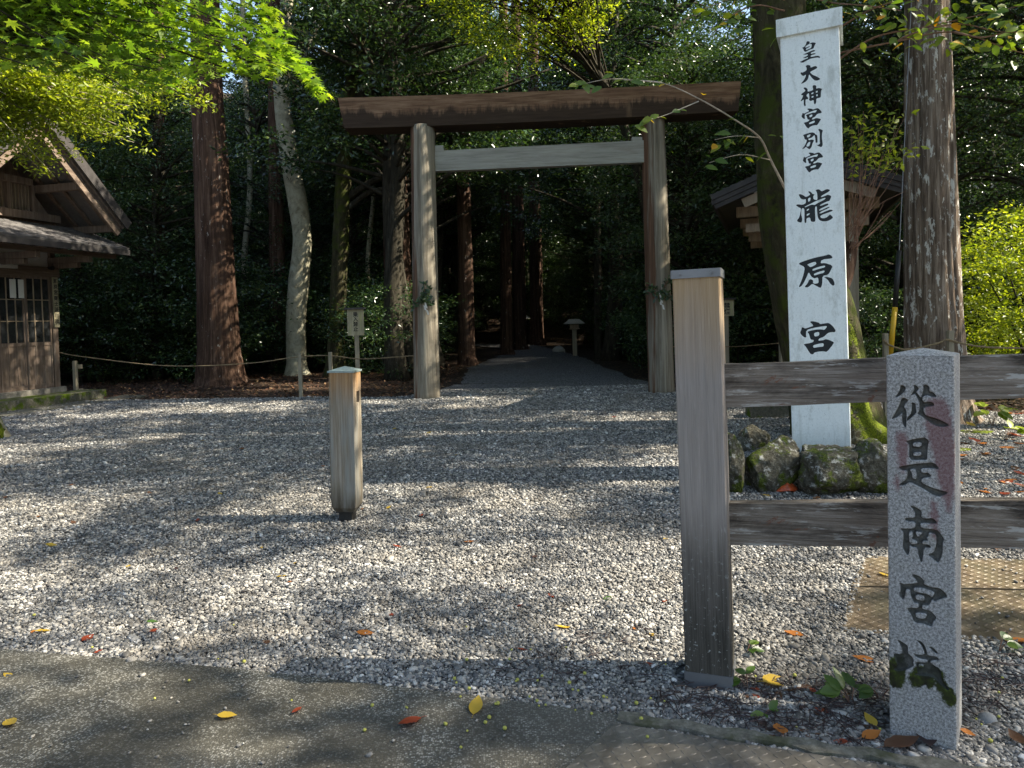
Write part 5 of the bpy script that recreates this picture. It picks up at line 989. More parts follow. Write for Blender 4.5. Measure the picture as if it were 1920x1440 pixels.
# ------------------------------------------------------------------ tree kinds of the forest, each modelled once
def proto(kind, seed):
    rs = np.random.RandomState(seed); mb = MB(); cl = []; cr = []
    if kind == 'broad':
        H_, R0, z0, nc, per, ls, tr, mat, bark = rs.uniform(9, 12), rs.uniform(2.8, 3.6), 1.0, 230, 120, .10, .20, 'leaf_dark', 'dark_bark'
    elif kind == 'tall':
        H_, R0, z0, nc, per, ls, tr, mat, bark = rs.uniform(16, 19), 3.6, 5.6, 230, 125, .15, .26, 'leaf_dark', 'dark_bark'
    elif kind == 'shrub':
        H_, R0, z0, nc, per, ls, tr, mat, bark = rs.uniform(2.2, 3.0), 1.35, .15, 70, 100, .085, .03, 'leaf_dark', 'dark_bark'
    elif kind == 'bright':
        H_, R0, z0, nc, per, ls, tr, mat, bark = 2.9, 1.35, .2, 95, 110, .085, .03, 'leaf_bright', 'dark_bark'
    elif kind == 'mid':
        H_, R0, z0, nc, per, ls, tr, mat, bark = rs.uniform(7, 9), 2.6, 1.0, 230, 120, .095, .13, 'leaf_under', 'dark_bark'
    lean = rs.uniform(-.05, .05, 2); T = lambda z: np.array([lean[0] * z + .12 * math.sin(z * .7 + seed), lean[1] * z + .12 * math.cos(z * .6 + seed), z])
    if kind in ('shrub', 'bright'):
        for k in range(6):
            a = rs.uniform(0, 6.28); e = np.array([math.cos(a) * R0 * .5, math.sin(a) * R0 * .5, H_ * rs.uniform(.6, .95)]); P = smoothpath([(0, 0, -.1), e * [.4, .4, .5], e], 4); mb.tube(P, np.linspace(tr, .008, len(P)), 6)
    else:
        P = np.array([T(z) for z in np.linspace(-.1, H_ * .97, 22)]); mb.tube(P, np.interp(np.linspace(0, 1, 22), [0, .04, 1], [tr * 1.45, tr, .03]), 14, True, .15, 4, seed, 0)
    for k in range(nc):
        z = z0 + (H_ - z0) * rs.uniform(0, 1) ** .9; f = (z - z0) / (H_ - z0)
        pf = {'broad': (.55 + .9 * f) if f < .45 else .95 * math.sqrt(max(0, 1 - ((f - .45) / .56) ** 2)) , 'tall': 1.05 - .85 * f, 'mid': (.6 + .8 * f) if f < .5 else math.sqrt(max(0, 1 - ((f - .5) / .52) ** 2)), 'shrub': .75 + .4 * f if f < .5 else 1.1 * math.sqrt(max(0, 1 - ((f - .5) / .55) ** 2)), 'bright': .8 + .3 * f if f < .5 else math.sqrt(max(0, 1 - ((f - .5) / .55) ** 2))}[kind]
        a = rs.uniform(0, 6.28); rr = R0 * pf * rs.uniform(.25, 1) ** .6; base = T(z) if kind not in ('shrub', 'bright') else np.array([0, 0, z]); c = base + [math.cos(a) * rr, math.sin(a) * rr, rs.normal() * .1]
        cl.append(c); cr.append(rs.uniform(.35, .62) * (1 if kind not in ('shrub', 'bright') else .62))
        if k % 3 == 0 and kind not in ('shrub', 'bright'):
            b0 = T(max(.6, z - rr * rs.uniform(.15, .5))); P = smoothpath([b0, (b0 + c) / 2 + [0, 0, .15], c], 4); mb.tube(P, np.linspace(min(.07, tr * .35), .010, len(P)), 5)
    V = spray(cl, cr, per, ls, .42, 1.0, .25, rs, .42)
    return kind, mesh_from('trunk' if kind not in ('shrub', 'bright') else 'stems', mb, M[bark], True), leafmesh('crown', V, M[mat])
PROTO = {}
for kd_, cnt in (('broad', 4), ('tall', 3), ('shrub', 3), ('bright', 1), ('mid', 3)): PROTO[kd_] = [proto(kd_, 100 + 17 * i + len(kd_)) for i in range(cnt)]
NMS = dict(broad='broadleaf_tree', tall='tall_cedar', shrub='evergreen_shrub', bright='bright_shrub', mid='understory_tree')
def plant(kind, x, y, sc=1., rot=None, label='', group=None, var=None, sz=None, z=None):
    k, tm, cm = PROTO[kind][RND.randrange(len(PROTO[kind])) if var is None else var]
    o = thing(NMS[kind], label, 'shrub' if kind in ('shrub', 'bright') else 'tree', (x, y, float(hill(np.array([x]), np.array([y]))[0]) - .02 if z is None else z), RND.uniform(0, 6.28) if rot is None else rot, group)
    o.scale = (sc, sc, sz or sc); link(tm.name.split('.')[0], tm, o); link('crown', cm, o); return o
# trees with a place of their own in the photograph
plant('mid', 4.6, 17.9, 1.0, .4, 'broadleaf tree with sunlit yellow-green top rising just behind the gate lintel', None, 0)
plant('broad', 6.6, 17.2, 1.0, 1.0, 'dense glossy evergreen filling the space right of the gate', None, 0)
plant('broad', 9.6, 17.8, 1.05, 2.2, 'dense glossy evergreen behind the wooden pavilion', None, 1)
plant('broad', 13.5, 17.5, 1.1, 3.0, 'dense dark evergreen behind the bright yellow-green shrub', None, 2)
plant('broad', 5.4, 20.5, .95, 4.0, 'dark evergreen leaning toward the path from the right, seen through the gate', None, 3)
plant('bright', 8.6, 11.6, 1.02, .5, 'bright yellow-green sunlit shrub right of the grey cedar', None, 0)
plant('bright', 9.8, 12.8, 1.15, 2.5, 'second yellow-green shrub at the right edge, behind the first', None, 0)
plant('shrub', 6.7, 12.6, .8, .5, 'dark green shrub between the painted pillar and the grey cedar', None, 0)
plant('tall', 14.6, 17.0, .95, 1.0, 'cedar with drooping green sprays behind the grey cedar', None, 0)
for px, Yk, w_, lab in ((745, 22.5, 52, 'stout cedar close left of the left gate pillar, its bark in patchy light'), (872, 25, 30, 'reddish cedar seen through the gate below the tie beam'), (948, 31, 22, 'cedar with flared foot on the left edge of the forest path'), (972, 36, 24, 'broad-footed cedar by the far left bend of the path'), (1004, 43, 24, 'dark cedar at the very end of the forest path'), (1120, 27, 14, 'slender trunk right of the path lantern'), (520, 24, 30, 'black trunk close behind the pale crooked tree'), (300, 23, 26, 'dark double trunk between office and big cedar'), (458, 26, 11, 'thin pale trunk right of the big cedar'), (690, 25, 9, 'thin pale trunk behind the notice sign')):
    y_b = 600 - .026 * (px - 960) + 2000 / Yk; thin = lab.startswith('thin pale')
    traced('slender_tree' if w_ < 16 else 'cedar_tree', lab, [(px + w_ * .15, y_b + 2, w_ * 1.5), (px + w_ * .1, y_b - 22, w_ * 1.05), (px, y_b - 200, w_ * .95), (px - w_ * .1 + (12 if thin else 0), 330, w_ * .85), (px - w_ * .2, 60, w_ * .75), (px - w_ * .3, -320, w_ * .6)], Yk, 'pale_bark' if thin else ('cedar' if w_ > 20 else 'dark_bark'), 24, .14, 5, 1, seed=int(px))
# a row of tall cedars whose crowns close over the path
for i, yk in enumerate(np.arange(19.5, 47, 3.6)):
    plant('tall', -2.9 - .5 * (i % 2), yk, 1.05, None, 'tall dark cedar along the left side of the forest path', 'cedars along the left side of the path'); (yk > 24) and plant('tall', 4.6 + .6 * (i % 2), yk + 1.4, 1.05, None, 'tall dark cedar along the right side of the forest path', 'cedars along the right side of the path')
for x, y, s_ in ((.7, 47.5, 1.25), (.2, 64, 2.4), (3.8, 66, 2.5), (-3.5, 66, 2.5), (7.5, 62, 2.2), (-7.5, 62, 2.2), (-2.2, 50, 1.3), (3.4, 50.5, 1.3), (.4, 55, 1.6), (-4.6, 54, 1.5), (5.6, 55.5, 1.5), (1.8, 60, 1.9), (-2.6, 61, 1.9)):
    plant('broad', x, y, s_, None, 'tall dense evergreen closing the view beyond the bend of the path', 'evergreens beyond the bend of the path')
# sunlit crown above the gate
sb = np.array([3.5, 17.0, 0.]); sun_t = thing('sunlit_tree', 'tree whose yellow-green crown catches the sun above the middle of the gate lintel', 'tree', sb); rs = np.random.RandomState(44)
mb = MB(); P = smoothpath([sb - [0, 0, .1], sb + [-.1, 0, 3], sb + [-.6, -.1, 5.6], sb + [-1.6, -.2, 7.8], sb + [-2.3, -.2, 9.8]], 6); mb.tube(P, np.linspace(.17, .05, len(P)), 12, True, .12, 3, 2); part('trunk', mb, M['dark_bark'], sun_t, True)
cl = []; mb = MB()
for k in range(300):
    px, py = rs.uniform(800, 1150), rs.uniform(-150, 128)
    if py > np.interp(px, [800, 840, 900, 960, 1010, 1060, 1120, 1150], [-20, 30, 85, 105, 130, 110, 70, 20]): continue
    c = at(px, py, rs.uniform(15.6, 17.6)); cl.append(c); s_ = P[rs.randint(14, len(P))]
    if k % 2: Q_ = smoothpath([s_, (s_ + c) / 2 + [0, 0, .2], c], 4); mb.tube(Q_, np.linspace(.03, .006, len(Q_)), 5)
part('branches', mb, M['dark_bark'], sun_t, True)
V = spray(cl, np.full(len(cl), .42), 52, .10, .42, 1., .3, rs, .42); link('crown', leafmesh('crown', V - sb, M['leaf_bright']), sun_t)
# the forest behind: jittered rows
def zone(x, y): return 'left of the gate' if x / y < -.13 else ('right of the gate' if x / y > .22 else 'seen through the gate')
def depth(y): return 'at the forest edge' if y < 24 else ('deeper in the forest' if y < 36 else 'far back in the forest')
NAMES = dict(broad='dark dense broadleaf evergreen', tall='tall straight dark-trunked cedar', mid='slender mid-green understory tree', shrub='low dark evergreen shrub')
cells = [(x, y) for y in np.arange(18.6, 66, 3.5) for x in np.arange(-48, 48.1, 3.5)]
for x, y in cells:
    x += RND.uniform(-1.3, 1.3); y += RND.uniform(-1.2, 1.2)
    if abs(x) > .78 * y + 3.5: continue
    if abs(x - .7) < 2.75 and y < 44: continue
    if -18 < x < -8.6 and y < 20.5: continue
    if y < 23 and (-9 < x < -4.2): continue
    if 3 < x < 15 and y < 20: continue
    near_r = 2.5 < x < 15 and y < 23.5
    if y > 40 and RND.random() < .3: continue
    r = RND.random(); kd_ = 'broad' if r < .36 else ('mid' if r < .64 else 'tall')
    if near_r and kd_ == 'tall': kd_ = 'mid'
    if abs(x - .7) < 4.6 and y < 44 and y < 38: kd_ = 'tall'
    plant(kd_, x, y, RND.uniform(.85, 1.2), None, f'{NAMES[kd_]} {depth(y)} {zone(x, y)}', f'{NMS[kd_].replace("_", " ")}s {depth(y)} {zone(x, y)}')
for k in range(240):
    y = 18.2 + 26 * RND.random() ** 1.6; x = RND.uniform(-.75 * y - 2, .75 * y + 2)
    ss_ = RND.uniform(.65, 1.5)
    if -6.2 < x < -1.8 and y < 22.5: continue
    if abs(x - .7) < 2.4 + 1.45 * ss_ and y < 44: x = .7 + (2.5 + 1.45 * ss_ + RND.random() * 1.2) * (1 if x > .7 else -1)
    if (-18 < x < -8.3 and y < 20.3) or (-9 < x < -5.6 and y < 20.2) or (2.4 < x < 8 and y < 16.8) or (-8.4 < x < -4.6 and y < 23.0): continue
    plant('shrub', x, y, ss_, None, f'{NAMES["shrub"]} {depth(y)} {zone(x, y)}', f'shrubs {depth(y)} {zone(x, y)}')
for x, y, s_ in ((-9.4, 21.5, 1.0), (-11.2, 20.8, .9), (-12.8, 22.2, 1.1), (-7.9, 24.0, .9), (-4.2, 22.8, .8), (-5.0, 24.5, 1.1), (5.6, 17.8, .95), (4.3, 16.4, .55), (7.6, 16.4, .8), (3.9, 18.9, .8)):
    plant('shrub', x, y, s_, None, f'{NAMES["shrub"]} {depth(y)} {zone(x, y)}', f'shrubs {depth(y)} {zone(x, y)}')
# far wooded slope: one mass nobody could count
n = 2600; xx = RS.uniform(-110, 110, n); yy = RS.uniform(58, 120, n); zz = hill(xx, yy) + RS.uniform(.5, 13, n)
V = spray(np.c_[xx, yy, zz], np.full(n, 2.6), 26, .75, .7, .8, .2, RS, .5); tag(link('distant_wood', leafmesh('distant_wood', V, M['leaf_dark'])), 'distant wooded slope behind the forest, one dark green mass', 'woodland', None, 'stuff')

# ------------------------------------------------------------------ unseen canopy on the right, crowns shaped to dapple the yard
def sunfrac(x, y):
    f = np.interp(y, [1.8, 2.4, 3.0, 3.6, 4.6, 5.6, 6.4, 7.2, 8.5, 11.2, 12.0, 12.6, 13.6, 14.4, 15.2, 17, 30], [.50, .52, .66, .92, .93, .84, .54, .20, .14, .12, .26, .80, .88, .55, .12, .05, .04])
    f = np.where((x > -1.5) & (x < 5.5) & (y > 9.0) & (y < 10.0), .97, f); f = np.where((x > 1.3) & (y > 2.6) & (y < 11), np.maximum(f, .62), f); f = np.where((x < -5.8) & (y < 9), .88, f); f = np.where((x > 4.2) & (y > 9) & (y < 14), .8, f)
    f = np.where((x < -7) & (y > 11.2), np.minimum(f, .35), f); f = np.where((x < -6.4) & (y > 12) & (y < 14), .55, f); f = np.where((x < -1.0) & (x > -5.2) & (y > 4.6) & (y < 7.5), f * .8, f); f = np.where((x > 2.2) & (x < 4.3) & (y > 7.5) & (y < 8.5), .97, f); f = np.where((x > -6.6) & (x < -2.2) & (y > 13.5) & (y < 14.4), .93, f); f = np.where((x > -.2) & (x < 1.1) & (y < 2.75), .85, f); f = np.where((x > 4.5) & (y > 9.9) & (y < 13.4), .92, f)
    return f
gx, gy = np.meshgrid(np.arange(-13, 7.5, .27), np.arange(1.2, 16.4, .27)); gx = gx.ravel() + RS.uniform(-.12, .12, gx.size); gy = gy.ravel() + RS.uniform(-.12, .12, gy.size)
nz = fbm(np.c_[gx * 1.05, gy * 1.6, gx * 0 + 3.3], 4, 9); rk = np.argsort(np.argsort(nz)) / len(nz); keep = rk > sunfrac(gx, gy); fl_ = RS.uniform(0, 1, len(gx)); yk_ = np.where((gy > 6.6) & (gy < 12), .02, .10); keep = (keep & (fl_ > yk_)) | (~keep & (fl_ > 1 - yk_))
gx, gy = gx[keep], gy[keep]; hz = RS.uniform(8.6, 13.0, len(gx)); tg = np.c_[gx, gy, np.zeros(len(gx))] + SUN[None, :] * (hz / SUN[2])[:, None]
for _ in range(3):
    pj = proj(tg); bad = (pj[:, 1] > -60) & (pj[:, 2] > 0) & (pj[:, 0] > -100) & (pj[:, 0] < 2020); hz = np.where(bad, hz + 2.2, hz); tg = np.c_[gx, gy, np.zeros(len(gx))] + SUN[None, :] * (hz / SUN[2])[:, None]
CAN = [((9.2, .9), 'unseen shade tree just beyond the right edge, nearest, crown shaped to dapple the yard'), ((11.5, 8.4), 'unseen shade tree beyond the right edge, beside the grey cedar, crown shaped to dapple the yard'), ((14.2, 13.6), 'unseen shade tree beyond the right edge, behind the pavilion, crown shaped to dapple the yard')]
own = np.argmin(np.stack([np.hypot(tg[:, 0] - c[0][0] + 2.5, (tg[:, 1] - c[0][1]) * 1.6) for c in CAN]), 0)
for i, ((cx, cy), lab) in enumerate(CAN):
    b = np.array([cx, cy, 0]); t = thing('shade_tree', lab, 'tree', b); C_ = tg[own == i]
    if not len(C_): continue
    mb = MB(); tp = np.array([cx - .6, cy, 11.]); P = smoothpath([b - [0, 0, .1], b + [.1, 0, 4], b + [-.2, .1, 8], tp], 6); mb.tube(P, np.linspace(.26, .10, len(P)), 16, True, .12, 3, i)
    for c in C_[::16]:
        s_ = b + [-.15, .05, RS.uniform(5.5, 9.5)]; P = smoothpath([s_, (s_ + c) / 2 + [0, 0, .3], c], 4); mb.tube(P, np.linspace(.035, .006, len(P)), 5)
    part('trunk', mb, M['dark_bark'], t, True)
    C_ = np.vstack([C_, C_[RS.uniform(0, 1, len(C_)) < .45] + RS.normal(0, .12, (1, 3))]); V = spray(C_, np.full(len(C_), .34), 46, .135, .5, 1., .1, RS, .5); link('crown', leafmesh('crown', V - b, M['leaf_mid']), t)

# ------------------------------------------------------------------ loose gravel stones (countless): one object
N_ = 640000; u_ = RS.uniform(0, 1, N_); y = 2.15 + (15.5 - 2.15) * u_ ** 1.8; x = RS.uniform(-1, 1, N_) * (.76 * y + .4)
P = np.c_[x, y]
ok = inpoly(P, lot) & ~inpoly(P, pave) & ~inpoly(P, [(2.1, 4.23), (3.75, 3.99), (2.98, 2.95), (1.53, 3.29)]) & ~inpoly(P, [ka - kn * .07, ka + kd * 1.4 - kn * .07, ka + kd * 1.4 - kn * .7, ka - kn * .7 - kd * .1]) & ~inpoly(P, [tuple(ka + kn * .01), tuple(kb + kn * .01), tuple(kb - kn * .05), tuple(ka - kn * .05)])
P = P[ok]; sp = ~((np.hypot(P[:, 0] - fp[0], P[:, 1] - fp[1] - .08) < .12) | (np.hypot(P[:, 0] - gp[0], P[:, 1] - gp[1] - .1) < .10) | (np.hypot(P[:, 0] - bp[0], P[:, 1] - bp[1]) < .07)); P = P[sp]
# a few stones strayed onto the paving and the plates
st_ = np.c_[RS.uniform(-2.6, .3, 260), RS.uniform(2.1, 3.4, 260)]; st_ = st_[inpoly(st_, pave)][:110]; st2 = np.c_[RS.uniform(1.5, 3.6, 160), RS.uniform(3, 4.2, 160)]
zz = np.concatenate([.006 + RS.uniform(0, .012, len(P)), np.full(len(st_), .027), np.full(len(st2), .024)]); P = np.vstack([P, st_, st2]); sc = np.interp(P[:, 1], [2.2, 5, 10, 15], [.0061, .0071, .0105, .015]) * RS.lognormal(0, .36, len(P)); sc[-(len(st_) + len(st2)):] *= .8
me = bpy.data.meshes.new('gravel_stones'); me.vertices.add(len(P)); me.vertices.foreach_set('co', np.c_[P, zz].astype(np.float32).ravel())
a = me.attributes.new('sc', 'FLOAT', 'POINT'); a.data.foreach_set('value', sc.astype(np.float32))
rot = np.c_[RS.normal(0, .35, len(P)), RS.normal(0, .35, len(P)), RS.uniform(0, 6.28, len(P))].astype(np.float32); a = me.attributes.new('rt', 'FLOAT_VECTOR', 'POINT'); a.data.foreach_set('vector', rot.ravel())
go = tag(link('gravel_stones', me), 'loose grey pebbles covering the yard', 'gravel', None, 'stuff')
gt = bpy.data.node_groups.new('pebbles', 'GeometryNodeTree'); gt.interface.new_socket('Geometry', in_out='INPUT', socket_type='NodeSocketGeometry'); gt.interface.new_socket('Geometry', in_out='OUTPUT', socket_type='NodeSocketGeometry')
N = gt.nodes; gi, gq = N.new('NodeGroupInput'), N.new('NodeGroupOutput'); ico = N.new('GeometryNodeMeshIcoSphere'); ico.inputs['Subdivisions'].default_value = 2; ico.inputs['Radius'].default_value = 1
pos = N.new('GeometryNodeInputPosition'); nzn = N.new('ShaderNodeTexNoise'); nzn.inputs['Scale'].default_value = 1.1; vm = N.new('ShaderNodeVectorMath'); vm.operation = 'SUBTRACT'; vm.inputs[1].default_value = (.5, .5, .5); vs = N.new('ShaderNodeVectorMath'); vs.operation = 'SCALE'; vs.inputs['Scale'].default_value = .9
sp_ = N.new('GeometryNodeSetPosition'); tf = N.new('GeometryNodeTransform'); tf.inputs['Scale'].default_value = (1.15, .85, .60); sm = N.new('GeometryNodeSetShadeSmooth'); mt = N.new('GeometryNodeSetMaterial'); mt.inputs['Material'].default_value = M['pebble']
iop = N.new('GeometryNodeInstanceOnPoints'); na = N.new('GeometryNodeInputNamedAttribute'); na.data_type = 'FLOAT'; na.inputs['Name'].default_value = 'sc'; nr = N.new('GeometryNodeInputNamedAttribute'); nr.data_type = 'FLOAT_VECTOR'; nr.inputs['Name'].default_value = 'rt'
lk = gt.links.new
lk(pos.outputs[0], nzn.inputs['Vector']); lk(nzn.outputs['Color'], vm.inputs[0]); lk(vm.outputs[0], vs.inputs[0]); lk(ico.outputs['Mesh'], sp_.inputs['Geometry']); lk(vs.outputs[0], sp_.inputs['Offset']); lk(sp_.outputs[0], tf.inputs['Geometry']); lk(tf.outputs[0], sm.inputs[0]); lk(sm.outputs[0], mt.inputs['Geometry'])
lk(gi.outputs[0], iop.inputs['Points']); lk(mt.outputs[0], iop.inputs['Instance']); lk(na.outputs['Attribute'], iop.inputs['Scale']); lk(nr.outputs['Attribute'], iop.inputs['Rotation']); lk(iop.outputs[0], gq.inputs[0])
md = go.modifiers.new('pebbles', 'NODES'); md.node_group = gt

# ------------------------------------------------------------------ fallen leaves, berries, seedlings, litter
def leafshape(seed):
    rs = np.random.RandomState(seed); L = np.linspace(0, 1, 9); wv = .24 * np.sin(np.pi * L ** .8) * rs.uniform(.85, 1.15); bend = rs.uniform(.10, .28); cup = rs.uniform(.15, .6); mb = MB(); V = []
    for i, t in enumerate(L):
        zc = bend * (4 * (t - .5) ** 2) * .5; V += [(t - .5, -wv[i], zc + cup * wv[i]), (t - .5, 0, zc), (t - .5, wv[i], zc + cup * wv[i] * rs.uniform(.6, 1.2))]
    Fq = []
    for i in range(8): Fq += [(i * 3, i * 3 + 3, i * 3 + 4, i * 3 + 1), (i * 3 + 1, i * 3 + 4, i * 3 + 5, i * 3 + 2)]
    mb.add(V, Fq); mb.tube([(-.5, 0, bend * .5), (-.62, .01, bend * .6), (-.72, .03, bend * .5)], [.008] * 3, 4); return mb
FL = {}
def fallen(px, py, size, colr, label=None, group='fallen leaves', z=.016, rz=None):
    p = ground(px, py, z); k = (colr, RND.randrange(4))
    if k not in FL: FL[k] = mesh_from('fallen_leaf', leafshape(50 + k[1]), M['fall_' + colr], True)
    o = link('fallen_leaf', FL[k], None, p + [0, 0, .004]); s_ = size * pxm(p[1]) * 1.05; o.scale = (s_, s_, s_); o.rotation_euler = (RND.uniform(-.25, .25), RND.uniform(-.2, .2), RND.uniform(0, 6.28) if rz is None else rz)
    return tag(o, label or f'small {colr} fallen leaf on the pale gravel', 'leaf', f'{colr} fallen leaves on the gravel' if group == 'fallen leaves' else group)
for px, py, s_, c_, lb in ((97, 1024, 22, 'yellow', 'yellow leaf on the gravel at the left edge, above the paving'), (80, 1185, 30, 'yellow', 'pale yellow curled leaf on the gravel near the left paving edge'), (14, 1268, 24, 'yellow', 'yellow leaf on the paving at the left border'), (20, 1358, 46, 'yellow', 'long narrow pale leaf at the lower left of the paving'), (1056, 1178, 34, 'yellow', 'yellow leaf with raised stalk on the gravel left of the big fence post'), (893, 1325, 50, 'yellow', 'long yellow leaf across the paving edge'), (426, 1344, 38, 'yellow', 'narrow straw-coloured leaf on the paving'), (1455, 1280, 68, 'yellow', 'large arched yellow leaf right of the big fence post foot'), (1462, 1370, 52, 'orange', 'orange curled leaf by the kerb left of the granite marker'), (1632, 1352, 38, 'yellow', 'yellow leaf standing against the left foot of the granite marker'), (1634, 1380, 44, 'orange', 'orange leaf below the yellow one at the foot of the marker'), (1692, 1396, 78, 'brown', 'big brown leaf lying at the foot of the granite marker'), (1738, 1388, 66, 'plum', 'dark purple-brown leaf touching the front of the granite marker'), (1620, 1238, 40, 'orange', 'orange leaf on the gravel left of the marker'), (1488, 1190, 34, 'orange', 'reddish-orange leaf with long stalk below the lower rail'), (165, 1198, 32, 'red', 'red-brown leaf on the gravel near the left paving edge'), (685, 1189, 34, 'orange', 'round orange leaf in the middle of the gravel'), (768, 1356, 52, 'red', 'dark red leaf on the paving'), (462, 1110, 24, 'plum', 'dark crumpled leaf in the left gravel'), (556, 1334, 24, 'red', 'red leaf scrap on the paving left of the dark red leaf'), (1140, 1125, 28, 'green', 'single green leaf on the gravel'), (286, 1168, 22, 'green', 'narrow green leaf on the left gravel'), (1815, 1376, 26, 'orange', 'small orange leaf right of the granite marker foot'), (1905, 1204, 46, 'orange', 'bright orange-red leaf on the rusty plate'), (1870, 1030, 26, 'brown', 'brown leaf on the far rusty plate'), (1660, 1080, 24, 'yellow', 'yellow leaf on the rusty plate left of the marker'), (790, 967, 15, 'red', 'tiny red leaf right of the bollard'), (738, 805, 16, 'yellow', 'yellow leaf on the shaded gravel right of the bollard top'), (455, 842, 20, 'orange', 'orange leaf on the shaded gravel left of the bollard'), (1532, 935, 26, 'orange', 'tan leaf lying before the lichen rock'), (1438, 930, 20, 'yellow', 'pale leaf lying left of the red mushroom'), (1905, 1385, 40, 'brown', 'brown curled leaf at the lower right corner')):
    fallen(px, py, s_, c_, lb, 'noted fallen leaves', .026 if py > 1300 else .016)
for k in range(46):
    px, py = RND.uniform(10, 1250), 770 + 480 * RND.random() ** .8; fallen(px, py, RND.uniform(10, 20) * (.6 + (py - 700) / 900), RND.choice(['yellow', 'orange', 'brown', 'red', 'brown', 'plum']))
for k in range(34):
    px, py = RND.uniform(1800, 1925), RND.uniform(770, 930); p = ground(px, py); o = fallen(px, py, RND.uniform(14, 30), RND.choice(['yellow', 'orange', 'orange', 'brown', 'red']), None, 'x'); c_ = o.active_material.name.split('_')[-1]; tag(o, f'{c_} leaf in the littered ground beside the grey cedar', 'leaf', f'{c_} leaves beside the grey cedar')
for k in range(26):
    px, py = RND.uniform(1385, 1655), RND.uniform(1285, 1400)
    if py > 1345 + (px - 1160) * .165: continue
    o = fallen(px, py, RND.uniform(14, 26), RND.choice(['brown', 'plum', 'brown', 'red']), None, 'x'); c_ = o.active_material.name.split('_')[-1]; tag(o, f'dull {c_} leaf among twigs between fence post and marker', 'leaf', f'{c_} leaves between post and marker')
# green berries
bmh = bmesh.new(); bmesh.ops.create_icosphere(bmh, subdivisions=2, radius=.0075); bme = bpy.data.meshes.new('fallen_berry'); bmh.to_mesh(bme); bmh.free(); bme.materials.append(M['berry']); bme.polygons.foreach_set('use_smooth', [True] * len(bme.polygons))
bxy = [(RND.gauss(1050, 130), RND.gauss(1290, 45)) for _ in range(34)] + [(RND.uniform(640, 1000), RND.uniform(1320, 1430)) for _ in range(13)] + [(RND.uniform(1380, 1900), RND.uniform(1260, 1400)) for _ in range(18)] + [(RND.uniform(20, 620), RND.uniform(1140, 1330)) for _ in range(8)]
for px, py in bxy:
    onp = inpoly([ground(px, py)[:2]], pave)[0]; o = link('fallen_berry', bme, None, ground(px, py, .026) + [0, 0, .004]); s_ = RND.uniform(.5, 1.15); o.scale = (s_, s_, s_ * .9)
    w_ = 'on the dark paving' if onp else ('between the fence post and the marker' if px > 1370 else ('on the gravel by the paving edge' if px > 640 else 'on the left gravel')); tag(o, f'small yellow-green berry lying {w_}', 'berry', f'berries {w_}')
# seedlings
def seedling(px, py, h, nl, ls, label, mat='leaf_mid', seed=1):
    rs = np.random.RandomState(seed); b = ground(px, py); t = thing('seedling', label, 'plant', b); mb = MB(); C_, D_ = [], []
    for k in range(max(2, nl // 2)):
        a = rs.uniform(0, 6.28); e = b + np.array([math.cos(a) * h * .5, math.sin(a) * h * .5, h * rs.uniform(.55, 1)]); P = smoothpath([b, b + (e - b) * .5 + [0, 0, h * .15], e], 3); mb.tube(P, np.linspace(.003, .0015, len(P)), 5)
        for _ in range(2): C_.append(e); a2 = a + rs.uniform(-1.2, 1.2); D_.append([math.cos(a2), math.sin(a2), -.25])
    part('stems', mb, M['twig'], t); C_ = np.array(C_); n = len(C_); Nn = unit(rs.normal(size=(n, 3)) * .25 + [0, -.35, 1]); link('leaves', ovalmesh('leaves', C_, Nn, unit(np.array(D_)), ls * rs.uniform(.8, 1.3, n), ls * .66 * rs.uniform(.8, 1.2, n), M[mat], b), t)
seedling(1596, 1325, .075, 8, .075, 'leafy green seedling left of the granite marker', seed=2); seedling(1650, 1318, .07, 3, .06, 'small green seedling touching the granite marker', seed=3); seedling(1432, 1345, .04, 5, .045, 'low green seedling by the kerb', seed=4); seedling(1402, 1296, .06, 4, .05, 'small green seedling at the big fence post foot', seed=5); seedling(1400, 1228, .05, 4, .05, 'pale green seedling on gravel right of the big fence post', seed=6); seedling(1872, 1228, .07, 5, .055, 'green seedling at the near edge of the rusty plate', seed=7)
seedling(1860, 800, .24, 12, .16, 'bright green young plant in the litter right of the grey cedar', 'leaf_bright', 8); seedling(1885, 830, .22, 8, .13, 'yellow-green young plant beside the bright one at the right edge', 'leaf_bright', 9)
p = ground(1852, 1358); mb = MB(); mb.tube([p + [0, 0, -.02], p + [0, 0, .012], p + [0, 0, .03], p + [0, 0, .042]], [.03, .034, .026, .008], 14, True, .15, 2, 3); single('grey_stone', mb, plain('smooth_grey_stone', (.2, .21, .215)), p, 'smooth rounded grey stone right of the granite marker foot', 'stone', smooth=True)
# twiggy litter: countless bits
mb = MB(); LB = []
def bits(poly, n, seed, z=.02, smin=.03, smax=.11):
    rs = np.random.RandomState(seed); q = np.array(poly); c = 0
    while c < n:
        p = rs.uniform(q.min(0), q.max(0)); 
        if not inpoly([p], poly)[0]: continue
        c += 1; a = rs.uniform(0, 6.28); L_ = rs.uniform(smin, smax); d = np.array([math.cos(a), math.sin(a), rs.normal() * .12]) * L_ / 2; o = np.array([*p, z + rs.uniform(0, .01)]); mb.tube([o - d, o + [0, 0, rs.uniform(-.004, .006)], o + d], [.0016, .002, .001], 4)
zone1 = [ground(*k)[:2] for k in ((1380, 1275), (1660, 1290), (1660, 1412), (1180, 1338), (1270, 1290))]; zone2 = [ground(*k)[:2] for k in ((1800, 1235), (1925, 1240), (1925, 1330), (1800, 1390))]; zone3 = [ground(*k)[:2] for k in ((1060, 1185), (1230, 1180), (1240, 1290), (900, 1290))]
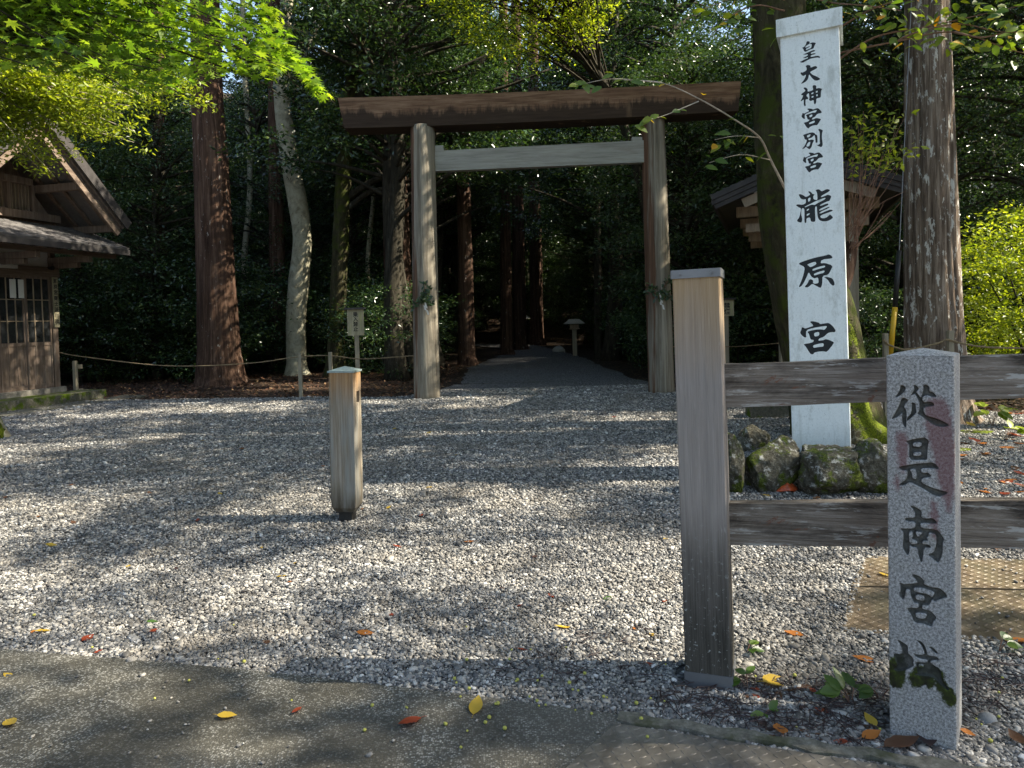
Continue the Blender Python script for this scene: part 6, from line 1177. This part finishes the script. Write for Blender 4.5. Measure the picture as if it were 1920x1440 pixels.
bits(zone1, 380, 3); bits(zone2, 140, 4); bits(zone3, 90, 5); V = np.vstack(mb.v); o = link('twig_litter', mesh_from('twig_litter', mb, M['fall_plum'])); tag(o, 'brown twigs and needles littering the gravel at the fence foot', 'litter', None, 'stuff')
def carpet(name, n, fx, cols, label, size=.075, seed=1):
    rs = np.random.RandomState(seed); P = fx(rs, n); n = len(P); Nn = unit(rs.normal(size=(n, 3)) * .3 + [0, 0, 1]); D = unit(rs.normal(size=(n, 3)) * [1, 1, .15]); L_ = size * rs.uniform(.6, 1.3, n)
    tag(link(name, leafmesh(name, quads_leaf(P, Nn, D, L_, L_ * .5, .15), cols)), label, 'leaf litter', None, 'stuff')
def fl(rs, n):
    y = rs.uniform(14.3, 24, n); x = rs.uniform(-12, -1.6, n); P = np.c_[x, y]; P = P[~inpoly(P, lot)]; return np.c_[P, rs.uniform(.0, .05, len(P))]
M['litter_leaf'] = leafmat('dead_leaves', [(0, (.035, .018, .01)), (.5, (.085, .038, .02)), (.85, (.15, .065, .03)), (1, (.3, .2, .1))], (1.2, 1.1, 1), .1, .6)
carpet('leaf_litter', 9000, fl, M['litter_leaf'], 'brown dead leaves carpeting the ground under the trees left of the gate', .085, 5)
def fr_(rs, n):
    y = rs.uniform(7.5, 17, n); x = rs.uniform(3.2, 13, n); P = np.c_[x, y]; P = P[~inpoly(P, lot)]; return np.c_[P, rs.uniform(.0, .05, len(P))]
carpet('leaf_litter', 4200, fr_, M['litter_leaf'], 'brown dead leaves on the ground round the pavilion and grey cedar', .085, 6)
for (px, py, w_, lab) in ((1830, 812, .32, 'bright green moss patch nearest the grey cedar'), (1800, 845, .18, 'small moss patch on the gravel beside the marker')):
    p = ground(px, py); mb = MB(); th = np.arange(20) * 2 * math.pi / 20; V = [p + [w_ * math.cos(a) * (1 + .3 * math.sin(3 * a)), w_ * .7 * math.sin(a) * (1 + .25 * math.sin(2 * a)), .0] for a in th] + [p + [w_ * .6 * math.cos(a), w_ * .4 * math.sin(a), .022] for a in th] + [p + [0, 0, .03]]
    mb.add(V, [(k, (k + 1) % 20, (k + 1) % 20 + 20, k + 20) for k in range(20)] + [(k + 20, (k + 1) % 20 + 20, 40) for k in range(20)]); single('moss_patch', mb, M['moss'], p, lab, 'moss', smooth=True)
